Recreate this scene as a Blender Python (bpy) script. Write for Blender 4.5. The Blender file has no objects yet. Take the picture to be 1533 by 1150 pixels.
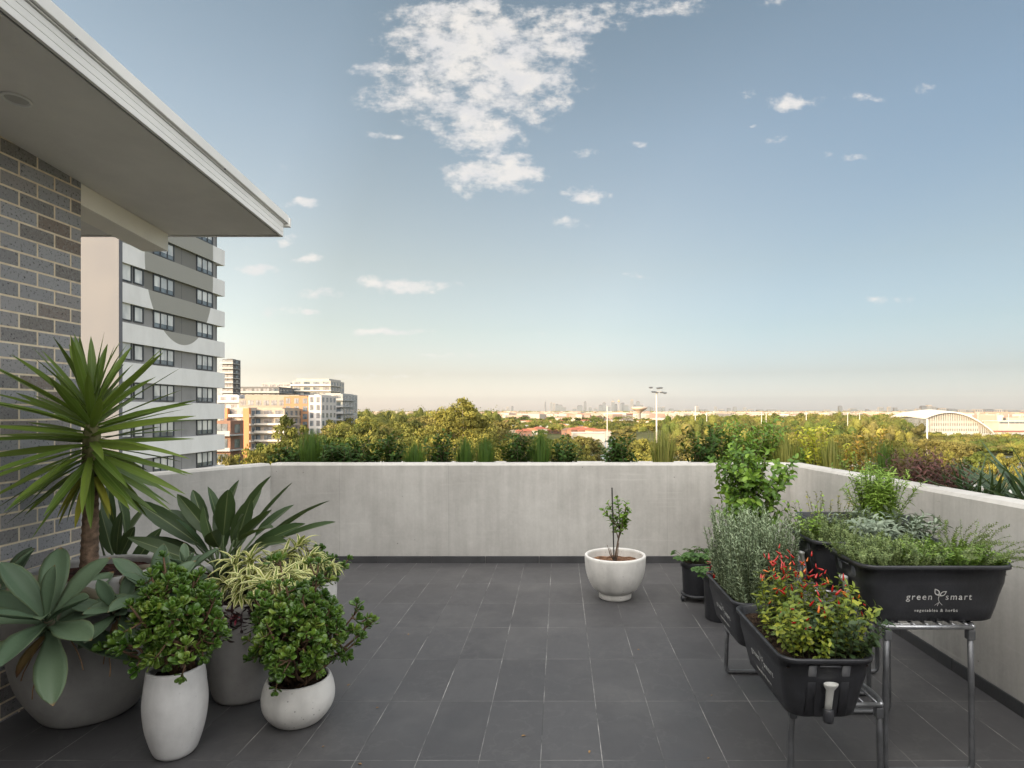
import bpy, math, random
import numpy as np
R=math.radians
random.seed(5); rng=np.random.default_rng(7)
scene=bpy.context.scene; COL=scene.collection
H=1.7; FX=905.0; VX=838.0; VY=615.0
def P(px,py,Y): return ((px-VX)/FX*Y, Y, H-(py-VY)/FX*Y)
def U(v):
    v=np.asarray(v,float); return v/np.maximum(np.linalg.norm(v,axis=-1,keepdims=True),1e-9)
# ------------------------------------------------------------------ object helpers
def tag(o,label=None,cat=None,group=None,kind=None):
    if label: o['label']=label
    if cat: o['category']=cat
    if group: o['group']=group
    if kind: o['kind']=kind
    return o
def thing(name,label,cat,loc=(0,0,0),group=None):
    o=bpy.data.objects.new(name,None); COL.objects.link(o); o.location=loc; o.empty_display_size=.2
    return tag(o,label,cat,group)
def offs(p):
    v=np.zeros(3)
    while p is not None: v+=np.array(p.location); p=p.parent
    return v
class MB:
    def __init__(s): s.V=[];s.L=[];s.S=[];s.A=[];s.M=[];s.n=0
    def add(s,V,F,A=None,m=0):
        V=np.asarray(V,float).reshape(-1,3)
        if isinstance(F,np.ndarray):
            s.L.append((F+s.n).ravel()); s.S.append(np.full(len(F),F.shape[1])); k=len(F)
        else:
            s.L.append(np.array([i+s.n for f in F for i in f])); s.S.append(np.array([len(f) for f in F])); k=len(F)
        s.M.append(np.full(k,m)); s.V.append(V)
        s.A.append(np.asarray(A,float).reshape(-1,4) if A is not None else np.tile([.5,.5,0,1],(len(V),1)))
        s.n+=len(V); return s
    def box(s,x0,x1,y0,y1,z0,z1,m=0):
        V=[(x,y,z) for z in (z0,z1) for y in (y0,y1) for x in (x0,x1)]
        return s.add(V,[(0,2,3,1),(4,5,7,6),(0,1,5,4),(2,6,7,3),(0,4,6,2),(1,3,7,5)],m=m)
    def prism(s,poly,z0,z1,m=0):
        n=len(poly); V=[(x,y,z0) for x,y in poly]+[(x,y,z1) for x,y in poly]
        F=[list(range(n))[::-1],list(range(n,2*n))]+[(i,(i+1)%n,n+(i+1)%n,n+i) for i in range(n)]
        return s.add(V,F,m=m)
    def tube(s,pts,rad,k=8,m=0,cap=True,rv=.5):
        pts=np.asarray(pts,float); n=len(pts); rad=np.broadcast_to(np.asarray(rad,float),(n,))
        T=U(np.gradient(pts,axis=0)); ref=np.array([0,0,1.]) if abs(T[0][2])<.9 else np.array([1.,0,0])
        V=[];a=np.arange(k)/k*2*math.pi; sd=U(np.cross(T[0],ref))
        for i in range(n):
            sd=U(sd-T[i]*np.dot(sd,T[i])); up=np.cross(sd,T[i])
            V.append(pts[i]+rad[i]*(np.cos(a)[:,None]*sd+np.sin(a)[:,None]*up))
        F=[(i*k+j,i*k+(j+1)%k,(i+1)*k+(j+1)%k,(i+1)*k+j) for i in range(n-1) for j in range(k)]
        if cap: F+=[tuple(range(k))[::-1],tuple((n-1)*k+j for j in range(k))]
        t=np.repeat(np.linspace(0,1,n),k); A=np.stack([np.full(n*k,rv),t,t*0,t*0+1],1)
        return s.add(np.concatenate(V),F,A,m)
    def rings(s,rs,closed=False,capa=True,capb=True,m=0,A=None):
        k=len(rs[0]); n=len(rs); V=np.concatenate([np.asarray(r,float) for r in rs])
        F=[(i*k+j,i*k+(j+1)%k,((i+1)%n)*k+(j+1)%k,((i+1)%n)*k+j) for i in range(n if closed else n-1) for j in range(k)]
        if not closed and capa: F.append(tuple(range(k))[::-1])
        if not closed and capb: F.append(tuple((n-1)*k+j for j in range(k)))
        return s.add(V,F,A,m)
    def lathe(s,prof,c=(0,0,0),k=40,m=0,capa=True,capb=True):
        a=np.arange(k)/k*2*math.pi
        return s.rings([np.stack([c[0]+r*np.cos(a),c[1]+r*np.sin(a),np.full(k,c[2]+z)],1) for r,z in prof],False,capa,capb,m)
    def build(s,name,mats,parent=None,smooth=False,bevel=0,local=False):
        me=bpy.data.meshes.new(name)
        V=np.concatenate(s.V)
        if parent is not None and not local: V=V-offs(parent)
        L=np.concatenate(s.L).astype(np.int32); S=np.concatenate(s.S).astype(np.int32)
        me.vertices.add(len(V)); me.vertices.foreach_set('co',V.astype(np.float32).ravel())
        me.loops.add(len(L)); me.loops.foreach_set('vertex_index',L)
        me.polygons.add(len(S)); st=np.concatenate([[0],np.cumsum(S)[:-1]]).astype(np.int32)
        me.polygons.foreach_set('loop_start',st)
        try: me.polygons.foreach_set('loop_total',S)
        except Exception: pass
        me.polygons.foreach_set('material_index',np.concatenate(s.M).astype(np.int32))
        me.polygons.foreach_set('use_smooth',np.full(len(S),bool(smooth)))
        at=me.color_attributes.new('lf','FLOAT_COLOR','POINT'); at.data.foreach_set('color',np.concatenate(s.A).astype(np.float32).ravel())
        me.update(calc_edges=True); me.validate()
        for mm in (mats if isinstance(mats,(list,tuple)) else [mats]): me.materials.append(mm)
        o=bpy.data.objects.new(name,me); COL.objects.link(o)
        if parent is not None: o.parent=parent
        if bevel:
            b=o.modifiers.new('bevel','BEVEL'); b.width=bevel; b.segments=2; b.limit_method='ANGLE'
        return o
def copy_tree(o,loc=None,rz=None,sc=None,label=None,parent=None):
    c=o.copy(); COL.objects.link(c); c.parent=parent
    if loc is not None: c.location=loc
    if rz is not None: c.rotation_euler=(0,0,rz)
    if sc is not None: c.scale=sc if hasattr(sc,'__len__') else (sc,)*3
    if label: c['label']=label
    for ch in list(o.children): copy_tree(ch,parent=c)
    return c
# ------------------------------------------------------------------ leaves
def leaves(mb,base,d,n,L,W,prof,bend=0.,sect=((-1,0),(0,0),(1,0)),closed=False,fold=0.,thick=0.,rv=None,m=0,twist=0.):
    base=np.asarray(base,float).reshape(-1,3); N=len(base)
    d=U(np.broadcast_to(np.asarray(d,float),(N,3))); n=np.broadcast_to(np.asarray(n,float),(N,3))
    s=np.cross(d,n); bad=np.linalg.norm(s,axis=1)<.05
    s[bad]=np.cross(d[bad],np.array([1.,.3,.1])); s=U(s); n=np.cross(s,d)
    L=np.broadcast_to(np.asarray(L,float),(N,)); W=np.broadcast_to(np.asarray(W,float),(N,)); b=np.broadcast_to(np.asarray(bend,float),(N,))
    b=np.where(np.abs(b)<1e-3,1e-3,b)
    t=np.array([p[0] for p in prof]); w=np.array([p[1] for p in prof]); rows=len(t)
    th=b[:,None]*t[None]; al=np.sin(th)/b[:,None]; of=(1-np.cos(th))/b[:,None]
    pos=base[:,None]+L[:,None,None]*(al[...,None]*d[:,None]-of[...,None]*n[:,None])
    nl=n[:,None]*np.cos(th)[...,None]+d[:,None]*np.sin(th)[...,None]
    u=np.array([c[0] for c in sect],float); h=np.array([c[1] for c in sect],float); C=len(u)
    ww=(W[:,None]/2*w[None])
    ss=np.broadcast_to(s[:,None],(N,rows,3))
    if twist:
        tw=(rng.uniform(-twist,twist,N)[:,None]*t[None])[...,None]
        ss,nl=ss*np.cos(tw)+nl*np.sin(tw),nl*np.cos(tw)-ss*np.sin(tw)
    V=pos[:,:,None]+ss[:,:,None]*(u[None,None]*ww[...,None])[...,None]+nl[:,:,None]*((h[None,None]*thick*ww[...,None])+fold*np.abs(u)[None,None]*ww[...,None])[...,None]
    if rv is None: rv=rng.random(N)
    A=np.ones((N,rows,C,4)); A[...,0]=np.asarray(rv)[:,None,None]; A[...,1]=t[None,:,None]; A[...,2]=np.abs(u)[None,None]
    q=[]
    for i in range(rows-1):
        for j in range(C if closed else C-1):
            j2=(j+1)%C; q.append((i*C+j,i*C+j2,(i+1)*C+j2,(i+1)*C+j))
    q=np.array(q); F=(q[None]+(np.arange(N)*rows*C)[:,None,None]).reshape(-1,4)
    mb.add(V.reshape(-1,3),F,A.reshape(-1,4),m)
FLAT=((-1,0),(1,0))
RING=((-1,0),(-.6,.75),(0,1),(.6,.75),(1,0),(.6,-.6),(0,-.8),(-.6,-.6))
OV=[(0,.12),(.2,.7),(.45,1),(.75,.75),(1,.05)]
OVS=[(0,.15),(.5,1),(1,.08)]
SPOON=[(0,.22),(.25,.4),(.6,.95),(.82,.95),(.95,.55),(1,.12)]
BLADE=[(0,.8),(.3,1),(.65,.75),(1,.05)]
NEED=[(0,.8),(.6,1),(1,.1)]
def rdir(N,lo=-1,hi=1):
    z=rng.uniform(lo,hi,N); a=rng.uniform(0,2*math.pi,N); r=np.sqrt(1-z*z); return np.stack([r*np.cos(a),r*np.sin(a),z],1)
def rosette_dirs(axis,N,ang0,ang1,ph=0.):
    axis=U(axis); ref=np.array([0,0,1.]) if abs(axis[2])<.9 else np.array([1.,0,0])
    a=U(np.cross(axis,ref)); b=np.cross(axis,a); k=np.arange(N); az=k*2.399963+ph; an=np.linspace(ang0,ang1,N)
    return np.cos(an)[:,None]*axis+np.sin(an)[:,None]*(np.cos(az)[:,None]*a+np.sin(az)[:,None]*b)
def stem_leaves(mb,pts,per,t0,ang,LL,LW,prof,bend=.5,jit=.25,sect=FLAT,closed=False,thick=0,fold=0.,t1=1.,m=0):
    pts=np.asarray(pts,float); n=len(pts)-1; t=np.linspace(t0,t1,per)+rng.uniform(-.01,.01,per); t=np.clip(t,0,.9999)
    i=np.floor(t*n).astype(int); f=(t*n-i)[:,None]; p=pts[i]*(1-f)+pts[i+1]*f; T=U(pts[i+1]-pts[i])
    ref=np.where(np.abs(T[:,2:3])<.9,np.array([[0,0,1.]]),np.array([[1.,0,0]]))
    a=U(np.cross(T,ref)); b=np.cross(T,a); az=np.arange(per)*2.399963+rng.uniform(0,6)
    an=ang+rng.normal(0,jit,per); out=np.cos(az)[:,None]*a+np.sin(az)[:,None]*b
    d=np.cos(an)[:,None]*T+np.sin(an)[:,None]*out; nn=np.sin(an)[:,None]*T-np.cos(an)[:,None]*out+.25*rng.normal(size=(per,3))
    leaves(mb,p,d,nn,LL*rng.uniform(.7,1.15,per),LW*rng.uniform(.75,1.15,per),prof,bend+rng.normal(0,.15,per),sect,closed,fold,thick,m=m)
def path(p0,d,L,curve,n=6,wob=.04):
    d=U(d); pts=[np.array(p0,float)]; c=np.array(curve,float)
    for i in range(n):
        d=U(d+c/n+rng.normal(0,wob,3)); pts.append(pts[-1]+d*L/n)
    return np.array(pts)
# ------------------------------------------------------------------ materials
def mat(name,fn):
    m=bpy.data.materials.new(name); m.use_nodes=True; nt=m.node_tree; nt.nodes.clear()
    out=nt.nodes.new('ShaderNodeOutputMaterial'); k=NK(nt); sh=fn(k); nt.links.new(sh,out.inputs['Surface']); return m
class NK:
    def __init__(s,nt): s.nt=nt
    def N(s,t,**kw):
        n=s.nt.nodes.new('ShaderNode'+t)
        for a,b in kw.items(): setattr(n,a,b)
        return n
    def set(s,n,i,v):
        if v is None: return
        if isinstance(v,bpy.types.NodeSocket): s.nt.links.new(v,n.inputs[i])
        else:
            sk=n.inputs[i]
            if hasattr(v,'__len__') and len(v)==3 and sk.type=='RGBA': v=(*v,1)
            sk.default_value=v
    def pos(s): return s.N('NewGeometry').outputs['Position']
    def obj(s): return s.N('TexCoord').outputs['Object']
    def map(s,v,sc=(1,1,1),loc=(0,0,0),rot=(0,0,0)):
        n=s.N('Mapping'); s.set(n,'Vector',v); s.set(n,'Scale',sc); s.set(n,'Location',loc); s.set(n,'Rotation',rot); return n.outputs[0]
    def noise(s,v,sc,det=4,rough=.55,col=False):
        n=s.N('TexNoise'); s.set(n,'Vector',v); s.set(n,'Scale',sc); s.set(n,'Detail',det); s.set(n,'Roughness',rough); return n.outputs['Color' if col else 'Fac']
    def vor(s,v,sc,feat='F1',out='Distance'):
        n=s.N('TexVoronoi',feature=feat); s.set(n,'Vector',v); s.set(n,'Scale',sc); return n.outputs[out]
    def ramp(s,f,st,interp='LINEAR'):
        n=s.N('ValToRGB'); r=n.color_ramp; r.interpolation=interp
        while len(r.elements)<len(st): r.elements.new(.5)
        for e,(p,c) in zip(r.elements,st):
            e.position=p; e.color=(*c,1) if hasattr(c,'__len__') else (c,c,c,1)
        s.set(n,'Fac',f); return n.outputs[0]
    def m(s,op,a,b=0.,c=None,clamp=False):
        n=s.N('Math',operation=op); n.use_clamp=clamp; s.set(n,0,a); s.set(n,1,b)
        if c is not None: s.set(n,2,c)
        return n.outputs[0]
    def vm(s,op,a,b=None,out=0):
        n=s.N('VectorMath',operation=op); s.set(n,0,a)
        if b is not None: s.set(n,1,b)
        return n.outputs[out]
    def mix(s,f,a,b,mode='MIX'):
        n=s.N('Mix',data_type='RGBA',blend_type=mode); s.set(n,0,f); s.set(n,6,a); s.set(n,7,b); return n.outputs[2]
    def mr(s,v,a,b,c=0.,d=1.,t='LINEAR'):
        n=s.N('MapRange',interpolation_type=t); 
        for i,x in enumerate((v,a,b,c,d)): s.set(n,i,x)
        return n.outputs[0]
    def sep(s,v): 
        n=s.N('SeparateXYZ'); s.set(n,0,v); return n.outputs
    def comb(s,x,y,z):
        n=s.N('CombineXYZ'); s.set(n,0,x); s.set(n,1,y); s.set(n,2,z); return n.outputs[0]
    def bump(s,h,st=.3,dist=.01,nrm=None):
        n=s.N('Bump'); s.set(n,'Height',h); s.set(n,'Strength',st); s.set(n,'Distance',dist); s.set(n,'Normal',nrm); return n.outputs[0]
    def bsdf(s,col,rough=.6,spec=.5,metal=0.,nrm=None,**kw):
        n=s.N('BsdfPrincipled'); s.set(n,'Base Color',col); s.set(n,'Roughness',rough); s.set(n,'Specular IOR Level',spec); s.set(n,'Metallic',metal); s.set(n,'Normal',nrm)
        for a,b in kw.items(): s.set(n,a.replace('_',' '),b)
        return n.outputs[0]
def paint(name,c,rough=.5,var=.06,sc=3.,bump=0.,metal=0.,spec=.5):
    def f(k):
        p=k.pos(); n=k.noise(p,sc,5,.6); a=tuple(x*(1-var*2) for x in c); b=tuple(min(1,x*(1+var)) for x in c)
        col=k.ramp(n,[(.3,a),(.7,b)]); nr=k.bump(k.noise(p,sc*14,4),bump,.005) if bump else None
        return k.bsdf(col,k.mr(n,.3,.7,rough*.9,min(1,rough*1.1)),spec,metal,nr)
    return mat(name,f)
def leafmat(name,cs,rough=.45,trans=.25,rib=None,edge=None,tip=None,stripe=False,spec=.4,bump=False):
    """cs: colours picked by the leaf's own random number; rib/edge/tip: real marks on the leaf"""
    def f(k):
        a=k.N('Attribute',attribute_name='lf').outputs['Color']; s=k.N('SeparateColor'); k.set(s,0,a); rv,t,u=s.outputs[0],s.outputs[1],s.outputs[2]
        col=k.ramp(rv,[(i/(len(cs)-1),c) for i,c in enumerate(cs)])
        nz=k.noise(k.pos(),9.,3); col=k.mix(k.mr(nz,.35,.7,0,.45),col,k.mix(.5,col,cs[-1]))
        if stripe:
            x=k.m('SINE',k.m('MULTIPLY',u,14.)); col=k.mix(k.mr(x,-.4,.6,0,.22),col,cs[-1])
        if edge: col=k.mix(k.mr(u,edge[1],min(1.,edge[1]+.25),0,1),col,edge[0])
        if rib: col=k.mix(k.mr(u,rib[1],rib[1]*2.2,1,0),col,rib[0])
        if tip: col=k.mix(k.m('MULTIPLY',k.mr(t,tip[1],1.,0,1),k.mr(rv,.25,.5,0,1)),col,tip[0])
        nr=k.bump(k.noise(k.pos(),60.,4),.25,.004) if bump else None
        sh=k.bsdf(col,k.mr(nz,.3,.7,rough*.85,rough*1.25),spec,nrm=nr)
        if trans:
            tr=k.N('BsdfTranslucent'); k.set(tr,'Color',k.mix(.5,col,(.25,.32,.04),'MIX')); mx=k.N('MixShader'); k.set(mx,0,trans); k.set(mx,1,sh); k.set(mx,2,tr.outputs[0]); sh=mx.outputs[0]
        return sh
    return mat(name,f)
def m_concrete():
    def f(k):
        p=k.pos(); big=k.noise(p,.9,5,.6); st=k.noise(k.map(p,(7,7,.55)),1.6,5,.65); fine=k.noise(p,38.,4)
        v=k.m('ADD',k.m('MULTIPLY',big,.52),k.m('ADD',k.m('MULTIPLY',st,.26),k.m('ADD',k.m('MULTIPLY',k.noise(p,7.,4),.14),k.m('MULTIPLY',fine,.10))))
        col=k.ramp(v,[(.35,(.33,.315,.295)),(.5,(.43,.415,.39)),(.65,(.54,.525,.495))])
        # form board joints (thin vertical lines every 1.2 m along x) and pin holes
        xyz=k.sep(p); z=xyz[2]
        fr=k.m('ABSOLUTE',k.m('SUBTRACT',k.m('FRACT',k.m('DIVIDE',k.m('ADD',k.m('ADD',xyz[0],xyz[1]),50.),1.22)),.5))
        col=k.mix(k.mr(fr,.0,.004,.35,0),col,(.22,.21,.2))
        hz=k.noise(k.map(p,(1.,1.,22)),1.3,3); col=k.mix(k.mr(hz,.62,.75,0,.25),col,(.6,.585,.55))
        w=k.vor(p,5.5); col=k.mix(k.mr(w,.018,.05,.75,0),col,(.12,.115,.11))
        # damp drips below the coping, with a shape of their own
        dr=k.noise(k.map(p,(24,24,.3)),1.,4,.7); col=k.mix(k.m('MULTIPLY',k.mr(dr,.58,.76,0,.26),k.mr(z,.35,1.05,.25,1)),col,(.27,.26,.245))
        h=k.m('ADD',k.m('MULTIPLY',fine,.5),k.m('MULTIPLY',st,.6))
        return k.bsdf(col,.8,.25,nrm=k.bump(h,.35,.006))
    return mat('concrete',f)
def m_tiles():
    def f(k):
        p=k.pos(); x,y,z=k.sep(p)
        fx=k.m('DIVIDE',k.m('ADD',x,30.093),.3); fy=k.m('DIVIDE',k.m('ADD',y,29.46),.6)
        gx=k.m('MULTIPLY',k.m('SUBTRACT',.5,k.m('ABSOLUTE',k.m('SUBTRACT',k.m('FRACT',fx),.5))),.3)
        gy=k.m('MULTIPLY',k.m('SUBTRACT',.5,k.m('ABSOLUTE',k.m('SUBTRACT',k.m('FRACT',fy),.5))),.6)
        g=k.m('MINIMUM',gx,gy)
        cell=k.comb(k.m('FLOOR',fx),k.m('FLOOR',fy),0.); wn=k.N('TexWhiteNoise'); k.set(wn,0,cell)
        n=k.noise(p,2.2,6,.65); sl=k.noise(k.map(p,(18,5,5)),2.,6,.7)
        col=k.mix(.5,k.ramp(k.m('ADD',k.m('MULTIPLY',n,.6),k.m('MULTIPLY',sl,.4)),[(.3,(.056,.055,.057)),(.7,(.090,.088,.090))]),k.ramp(wn.outputs[0],[(0,(.050,.049,.052)),(1,(.078,.077,.080))]))
        du=k.noise(p,.8,5,.6); col=k.mix(k.mr(du,.50,.75,0,.45),col,(.16,.155,.15)); wt=k.noise(k.map(p,(1,1,1),(5,2,0)),3.3,6,.7); col=k.mix(k.mr(wt,.56,.66,0,.35),col,(.055,.054,.056)); rg=k.m('ABSOLUTE',k.m('SUBTRACT',k.noise(k.map(p,(1,1,1),(9,4,0)),1.7,5,.6),.5)); col=k.mix(k.mr(rg,.0,.012,.10,0),col,(.19,.185,.18))
        sp=k.vor(p,16.); col=k.mix(k.mr(sp,.015,.03,.5,0),col,(.3,.29,.27))
        gn=k.noise(p,2.6,4,.7); gm=k.noise(p,60,2)
        gcol=k.ramp(gn,[(.40,(.05,.05,.05)),(.53,(.19,.185,.18)),(.68,(.42,.405,.385))])
        isx=k.m('LESS_THAN',gx,gy); gcol=k.mix(k.m('MULTIPLY',k.m('SUBTRACT',1.,isx),.35),gcol,(.075,.073,.072))
        gw=k.m('ADD',.0012,k.m('MULTIPLY',gm,.0016))
        line=k.m('LESS_THAN',g,gw); col=k.mix(line,col,gcol)
        hh=k.m('ADD',k.m('MULTIPLY',sl,.4),k.mr(g,.001,.005,0,1))
        tilt=k.m('MULTIPLY',wn.outputs[0],.0)
        return k.bsdf(col,k.mr(n,.3,.7,.40,.6),.45,nrm=k.bump(hh,.28,.003))
    return mat('slate_tiles',f)
def m_brick():
    def f(k):
        p=k.pos(); x,y,z=k.sep(p); uv=k.comb(k.m('ADD',x,y),k.m('SUBTRACT',z,.96-.86),0.)
        b=k.N('TexBrick'); b.offset=.5; k.set(b,'Vector',uv); k.set(b,'Scale',1.); k.set(b,'Mortar Size',.0062); k.set(b,'Mortar Smooth',.15); k.set(b,'Brick Width',.24); k.set(b,'Row Height',.086); k.set(b,'Bias',0.)
        k.set(b,'Color1',(0,0,0)); k.set(b,'Color2',(1,1,1)); k.set(b,'Mortar',(.5,.5,.5))
        c=k.ramp(b.outputs['Color'],[(0,(.20,.18,.165)),(.35,(.26,.257,.268)),(.7,(.35,.345,.355)),(1,(.21,.165,.135))])
        sp=k.noise(p,75,5,.75); c=k.mix(k.mr(sp,.5,.64,0,.75),c,(.30,.295,.29)); c=k.mix(k.mr(k.noise(k.map(p,(1,1,1),(3,1,2)),60,4,.7),.56,.66,0,.9),c,(.022,.022,.026))
        mo=k.ramp(k.noise(p,20,4),[(.3,(.64,.52,.37)),(.7,(.80,.69,.52))])
        col=k.mix(b.outputs['Fac'],c,mo)
        h=k.m('ADD',k.m('SUBTRACT',1.,b.outputs['Fac']),k.m('MULTIPLY',sp,.25))
        return k.bsdf(col,.75,.35,nrm=k.bump(h,.6,.008))
    return mat('brick',f)
def m_pot(name,c,pits=.0,rough=.7):
    def f(k):
        p=k.obj(); n=k.noise(p,5.,6,.65); st=k.noise(k.map(p,(6,6,1.2)),1.5,5)
        col=k.ramp(k.m('ADD',k.m('MULTIPLY',n,.5),k.m('MULTIPLY',st,.5)),[(.35,tuple(x*.72 for x in c)),(.62,c)])
        w=k.vor(p,34.); big=k.noise(p,7.,2); mk=k.m('MULTIPLY',k.mr(w,.09,.16,1,0),k.mr(big,.46,.58,0,1))
        if pits: col=k.mix(k.m('MULTIPLY',mk,pits),col,tuple(x*.3 for x in c))
        h=k.m('SUBTRACT',k.m('MULTIPLY',k.noise(p,60,3),.25),k.m('MULTIPLY',mk,pits))
        return k.bsdf(col,rough,.35,nrm=k.bump(h,.35,.004))
    return mat(name,f)
CON=m_concrete(); TILE=m_tiles(); BRICK=m_brick()
SKIRT=paint('skirting_tile',(.055,.055,.058),.5,.15,4,.2)
EAVE=paint('eave_white_paint',(.80,.785,.76),.5,.05,1.5,.05); SOFF=paint('soffit_paint',(.80,.765,.725),.8,.05,2,.3); BEAM=paint('beam_paint',(.88,.83,.74),.6,.05,1,.1)
GAPSHADE=paint('gap_shade',(.05,.05,.05),.8)
PLAST=paint('black_plastic',(.030,.031,.036),.42,.25,6,.15,spec=.5)
METAL=paint('galvanised_metal',(.42,.43,.45),.38,.12,20,.05,.85)
LEGM=paint('grey_leg_metal',(.17,.175,.185),.42,.15,12,.05,.6)
WHITEP=m_pot('white_stone_pot',(.72,.70,.665),.75); PALEP=m_pot('smooth_pale_pot',(.70,.69,.68),.15,.6); GREYP=m_pot('grey_stone_pot',(.40,.385,.37),.15,.75); BIGP=m_pot('big_grey_pot',(.36,.35,.335),.1,.8)
LETT=paint('white_lettering',(.62,.62,.6),.6,.15,30)
SPOUT=mat('clear_spout',lambda k:k.bsdf((.62,.62,.59),.3,.5,Transmission_Weight=.25))
def m_soil(name,a,b,sc=60):
    def f(k):
        p=k.pos(); w=k.vor(p,sc); n=k.noise(p,sc*.5,4); col=k.mix(k.mr(n,.4,.65,0,1),a,b); return k.bsdf(col,.95,.1,nrm=k.bump(k.m('ADD',w,n),1.,.02))
    return mat(name,f)
SOIL=m_soil('dark_soil',(.018,.013,.01),(.07,.045,.03)); SOILR=m_soil('reddish_soil',(.10,.05,.03),(.30,.17,.10),35); MULCH=m_soil('bark_mulch',(.02,.012,.01),(.085,.035,.028),45)
BARK=paint('bark',(.16,.11,.075),.9,.3,18,.8); TWIG=paint('green_twig',(.10,.115,.045),.8,.3,18,.2); GUMB=paint('gum_bark',(.30,.25,.19),.9,.3,3,.5)
# ------------------------------------------------------------------ terrace shell
Mb=MB(); Mb.prism([(-9,-8),(9,-8),(9,9),(-9,9)],-.35,0.); tag(Mb.build('terrace_floor',TILE),'dark slate tile floor of the roof terrace with pale joints','floor',kind='structure')
BY=6.75; RX=2.573; LX=-3.23
def ztop(y): return 1.075+ (BY-y)*.020      # the side parapet climbs slightly towards the camera
def wall_poly(name,label,a,b,th,z0a,z1a,z1b,n=None,skirt=True):
    a=np.array(a,float); b=np.array(b,float); d=U(b-a); nn=np.array([-d[1],d[0]])*th
    ch=.022; t=thing(name,label,'wall',(*((a+b)/2),0)); m=MB(); inn=U(-nn)
    R_=[]
    for q,zt in ((a,z1a),(b,z1b)):
        R_.append([(*q,z0a),(*q,zt-ch),(*(q+U(nn)*ch),zt),(*(q+nn-U(nn)*ch),zt),(*(q+nn),zt-ch),(*(q+nn),z0a)])
    m.rings(R_); m.build('wall_body',CON,t)
    if skirt:
        sk=MB(); p0=a-U(nn)*.002; p1=b-U(nn)*.002; L=np.linalg.norm(b-a); k=0
        while k*.6<L:
            s0=a+d*(k*.6+.002); s1=a+d*min(L,k*.6+.598); k+=1
            sk.rings([[(*q,0.001),(*q,.078),(*(q-U(nn)*.009),.080),(*(q-U(nn)*.012),.076),(*(q-U(nn)*.012),0.001)] for q in (s0,s1)])
        sk.build('skirting',SKIRT,t)
    return t
wall_poly('concrete_wall','long pale concrete parapet straight ahead behind the small white bowl',(LX,BY),(RX,BY),.2,0,1.11,1.11)
wall_poly('concrete_wall','concrete parapet running towards the camera along the right side behind the herb troughs',(RX,BY+.2),(RX,-6),.2,0,1.105,1.36)
d=np.array([-.51,-.88]); pL=np.array([LX,BY]); wall_poly('concrete_wall','short angled concrete parapet behind the strelitzia and below the striped tower',tuple(pL+d/np.linalg.norm(d)*4.2),tuple(pL),.2,0,1.10,1.11)
# outer planter troughs behind the parapet
def ledge(name,label,pts,z0,z1,m=CON):
    b=MB(); b.prism(pts,z0,z1); o=b.build(name,m,bevel=.012); return tag(o,label,'ledge')
ledge('planter_ledge','outer concrete edge of the planting bed beyond the long parapet',[(LX-.2,8.0),(4.4,8.0),(4.4,8.16),(LX-.2,8.16)],-3,1.02)
ledge('planter_ledge','outer concrete edge of the planting bed beyond the right hand parapet',[(4.22,-2),(4.40,-2),(4.40,7.99),(4.22,7.99)],-3,.93)
Mb=MB(); Mb.prism([(LX-.2,BY+.202),(RX+.2,BY+.202),(RX+.202,-2),(4.215,-2),(4.215,7.995),(LX-.2,7.995)],-.6,.86); tag(Mb.build('planting_bed',MULCH),kind='structure')
# ------------------------------------------------------------------ brick building with roof
BX=-3.05; BE=3.85
bb=thing('brick_building','grey speckled brick building with white eave on the left','building',(BX-3,0,0))
b=MB(); b.box(BX-6,BX,-3.2,BE,0,3.7); b.build('wall',BRICK,bb)
b=MB(); b.box(-9.2,6.6,-7.2,-3.25,0,3.95); b.build('rear_wall',BRICK,bb)
RS=.085; RY=4.77; RE=-2.18
def rz(y): return 3.07+RS*(RY-y)
def slab(bm,x0,x1,y0,y1,dz0,dz1,m=0):
    bm.rings([[(x0,y,rz(y)+dz0),(x1,y,rz(y)+dz0),(x1,y,rz(y)+dz1),(x0,y,rz(y)+dz1)] for y in (y0,y1)],m=m)
rf=MB(); slab(rf,BX-6.3,RE-.03,-3.2,RY-.02,.03,.16); rf=rf.build('roof',EAVE,bb)
s=MB(); slab(s,BX-6.3,RE-.035,-3.2,RY-.035,.004,.028); s.build('soffit',SOFF,rf)
s=MB(); slab(s,RE-.03,RE-.02,-3.2,RY-.02,.006,.03); s.build('shadow_strip',GAPSHADE,rf)  # solid dark strip; the shadow line under the eave is put into its colour
s=MB()
for z0,z1,dx in ((.0,.034,.0),(.036,.072,.0),(.074,.105,.0)): slab(s,RE-.02,RE+dx,-3.2,RY,z0,z1)
slab(s,RE-.02,RE-.006,-3.2,RY-.002,.002,.108); s.build('fascia',EAVE,rf,bevel=.002)
s=MB(); slab(s,BX-6.3,RE-.021,RY-.018,RY,.0,.105); s.build('end_fascia',EAVE,rf)
s=MB(); slab(s,RE-.02,RE+.006,-3.2,RY+.02,.112,.118); slab(s,RE-.03,RE+.022,-3.2,RY+.04,.122,.185); slab(s,RE-.25,RE+.008,-3.2,RY+.01,.187,.196)
slab(s,RE-.03,RE+.03,RY+.0405,RY+.07,.10,.17); s.build('gutter',EAVE,rf,bevel=.003)
for y in (1.55,2.7,3.9): s=MB(); s.lathe([(.004,-.004),(.007,0),(.004,.004)],(RE+.022,y,rz(y)+.115),10); s.build('gutter_screw',LEGM,rf)
s=MB(); slab(s,BX-.2,BX,BE+.002,RY-.06,-.135,.002); s.build('beam',BEAM,bb,bevel=.004)
dl=MB(); yy=2.96; a=np.arange(40)/40*6.2832
def circ(r,dz): return [(-2.66+r*math.cos(t),yy+r*math.sin(t),rz(yy+r*math.sin(t))+dz) for t in a]
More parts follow.
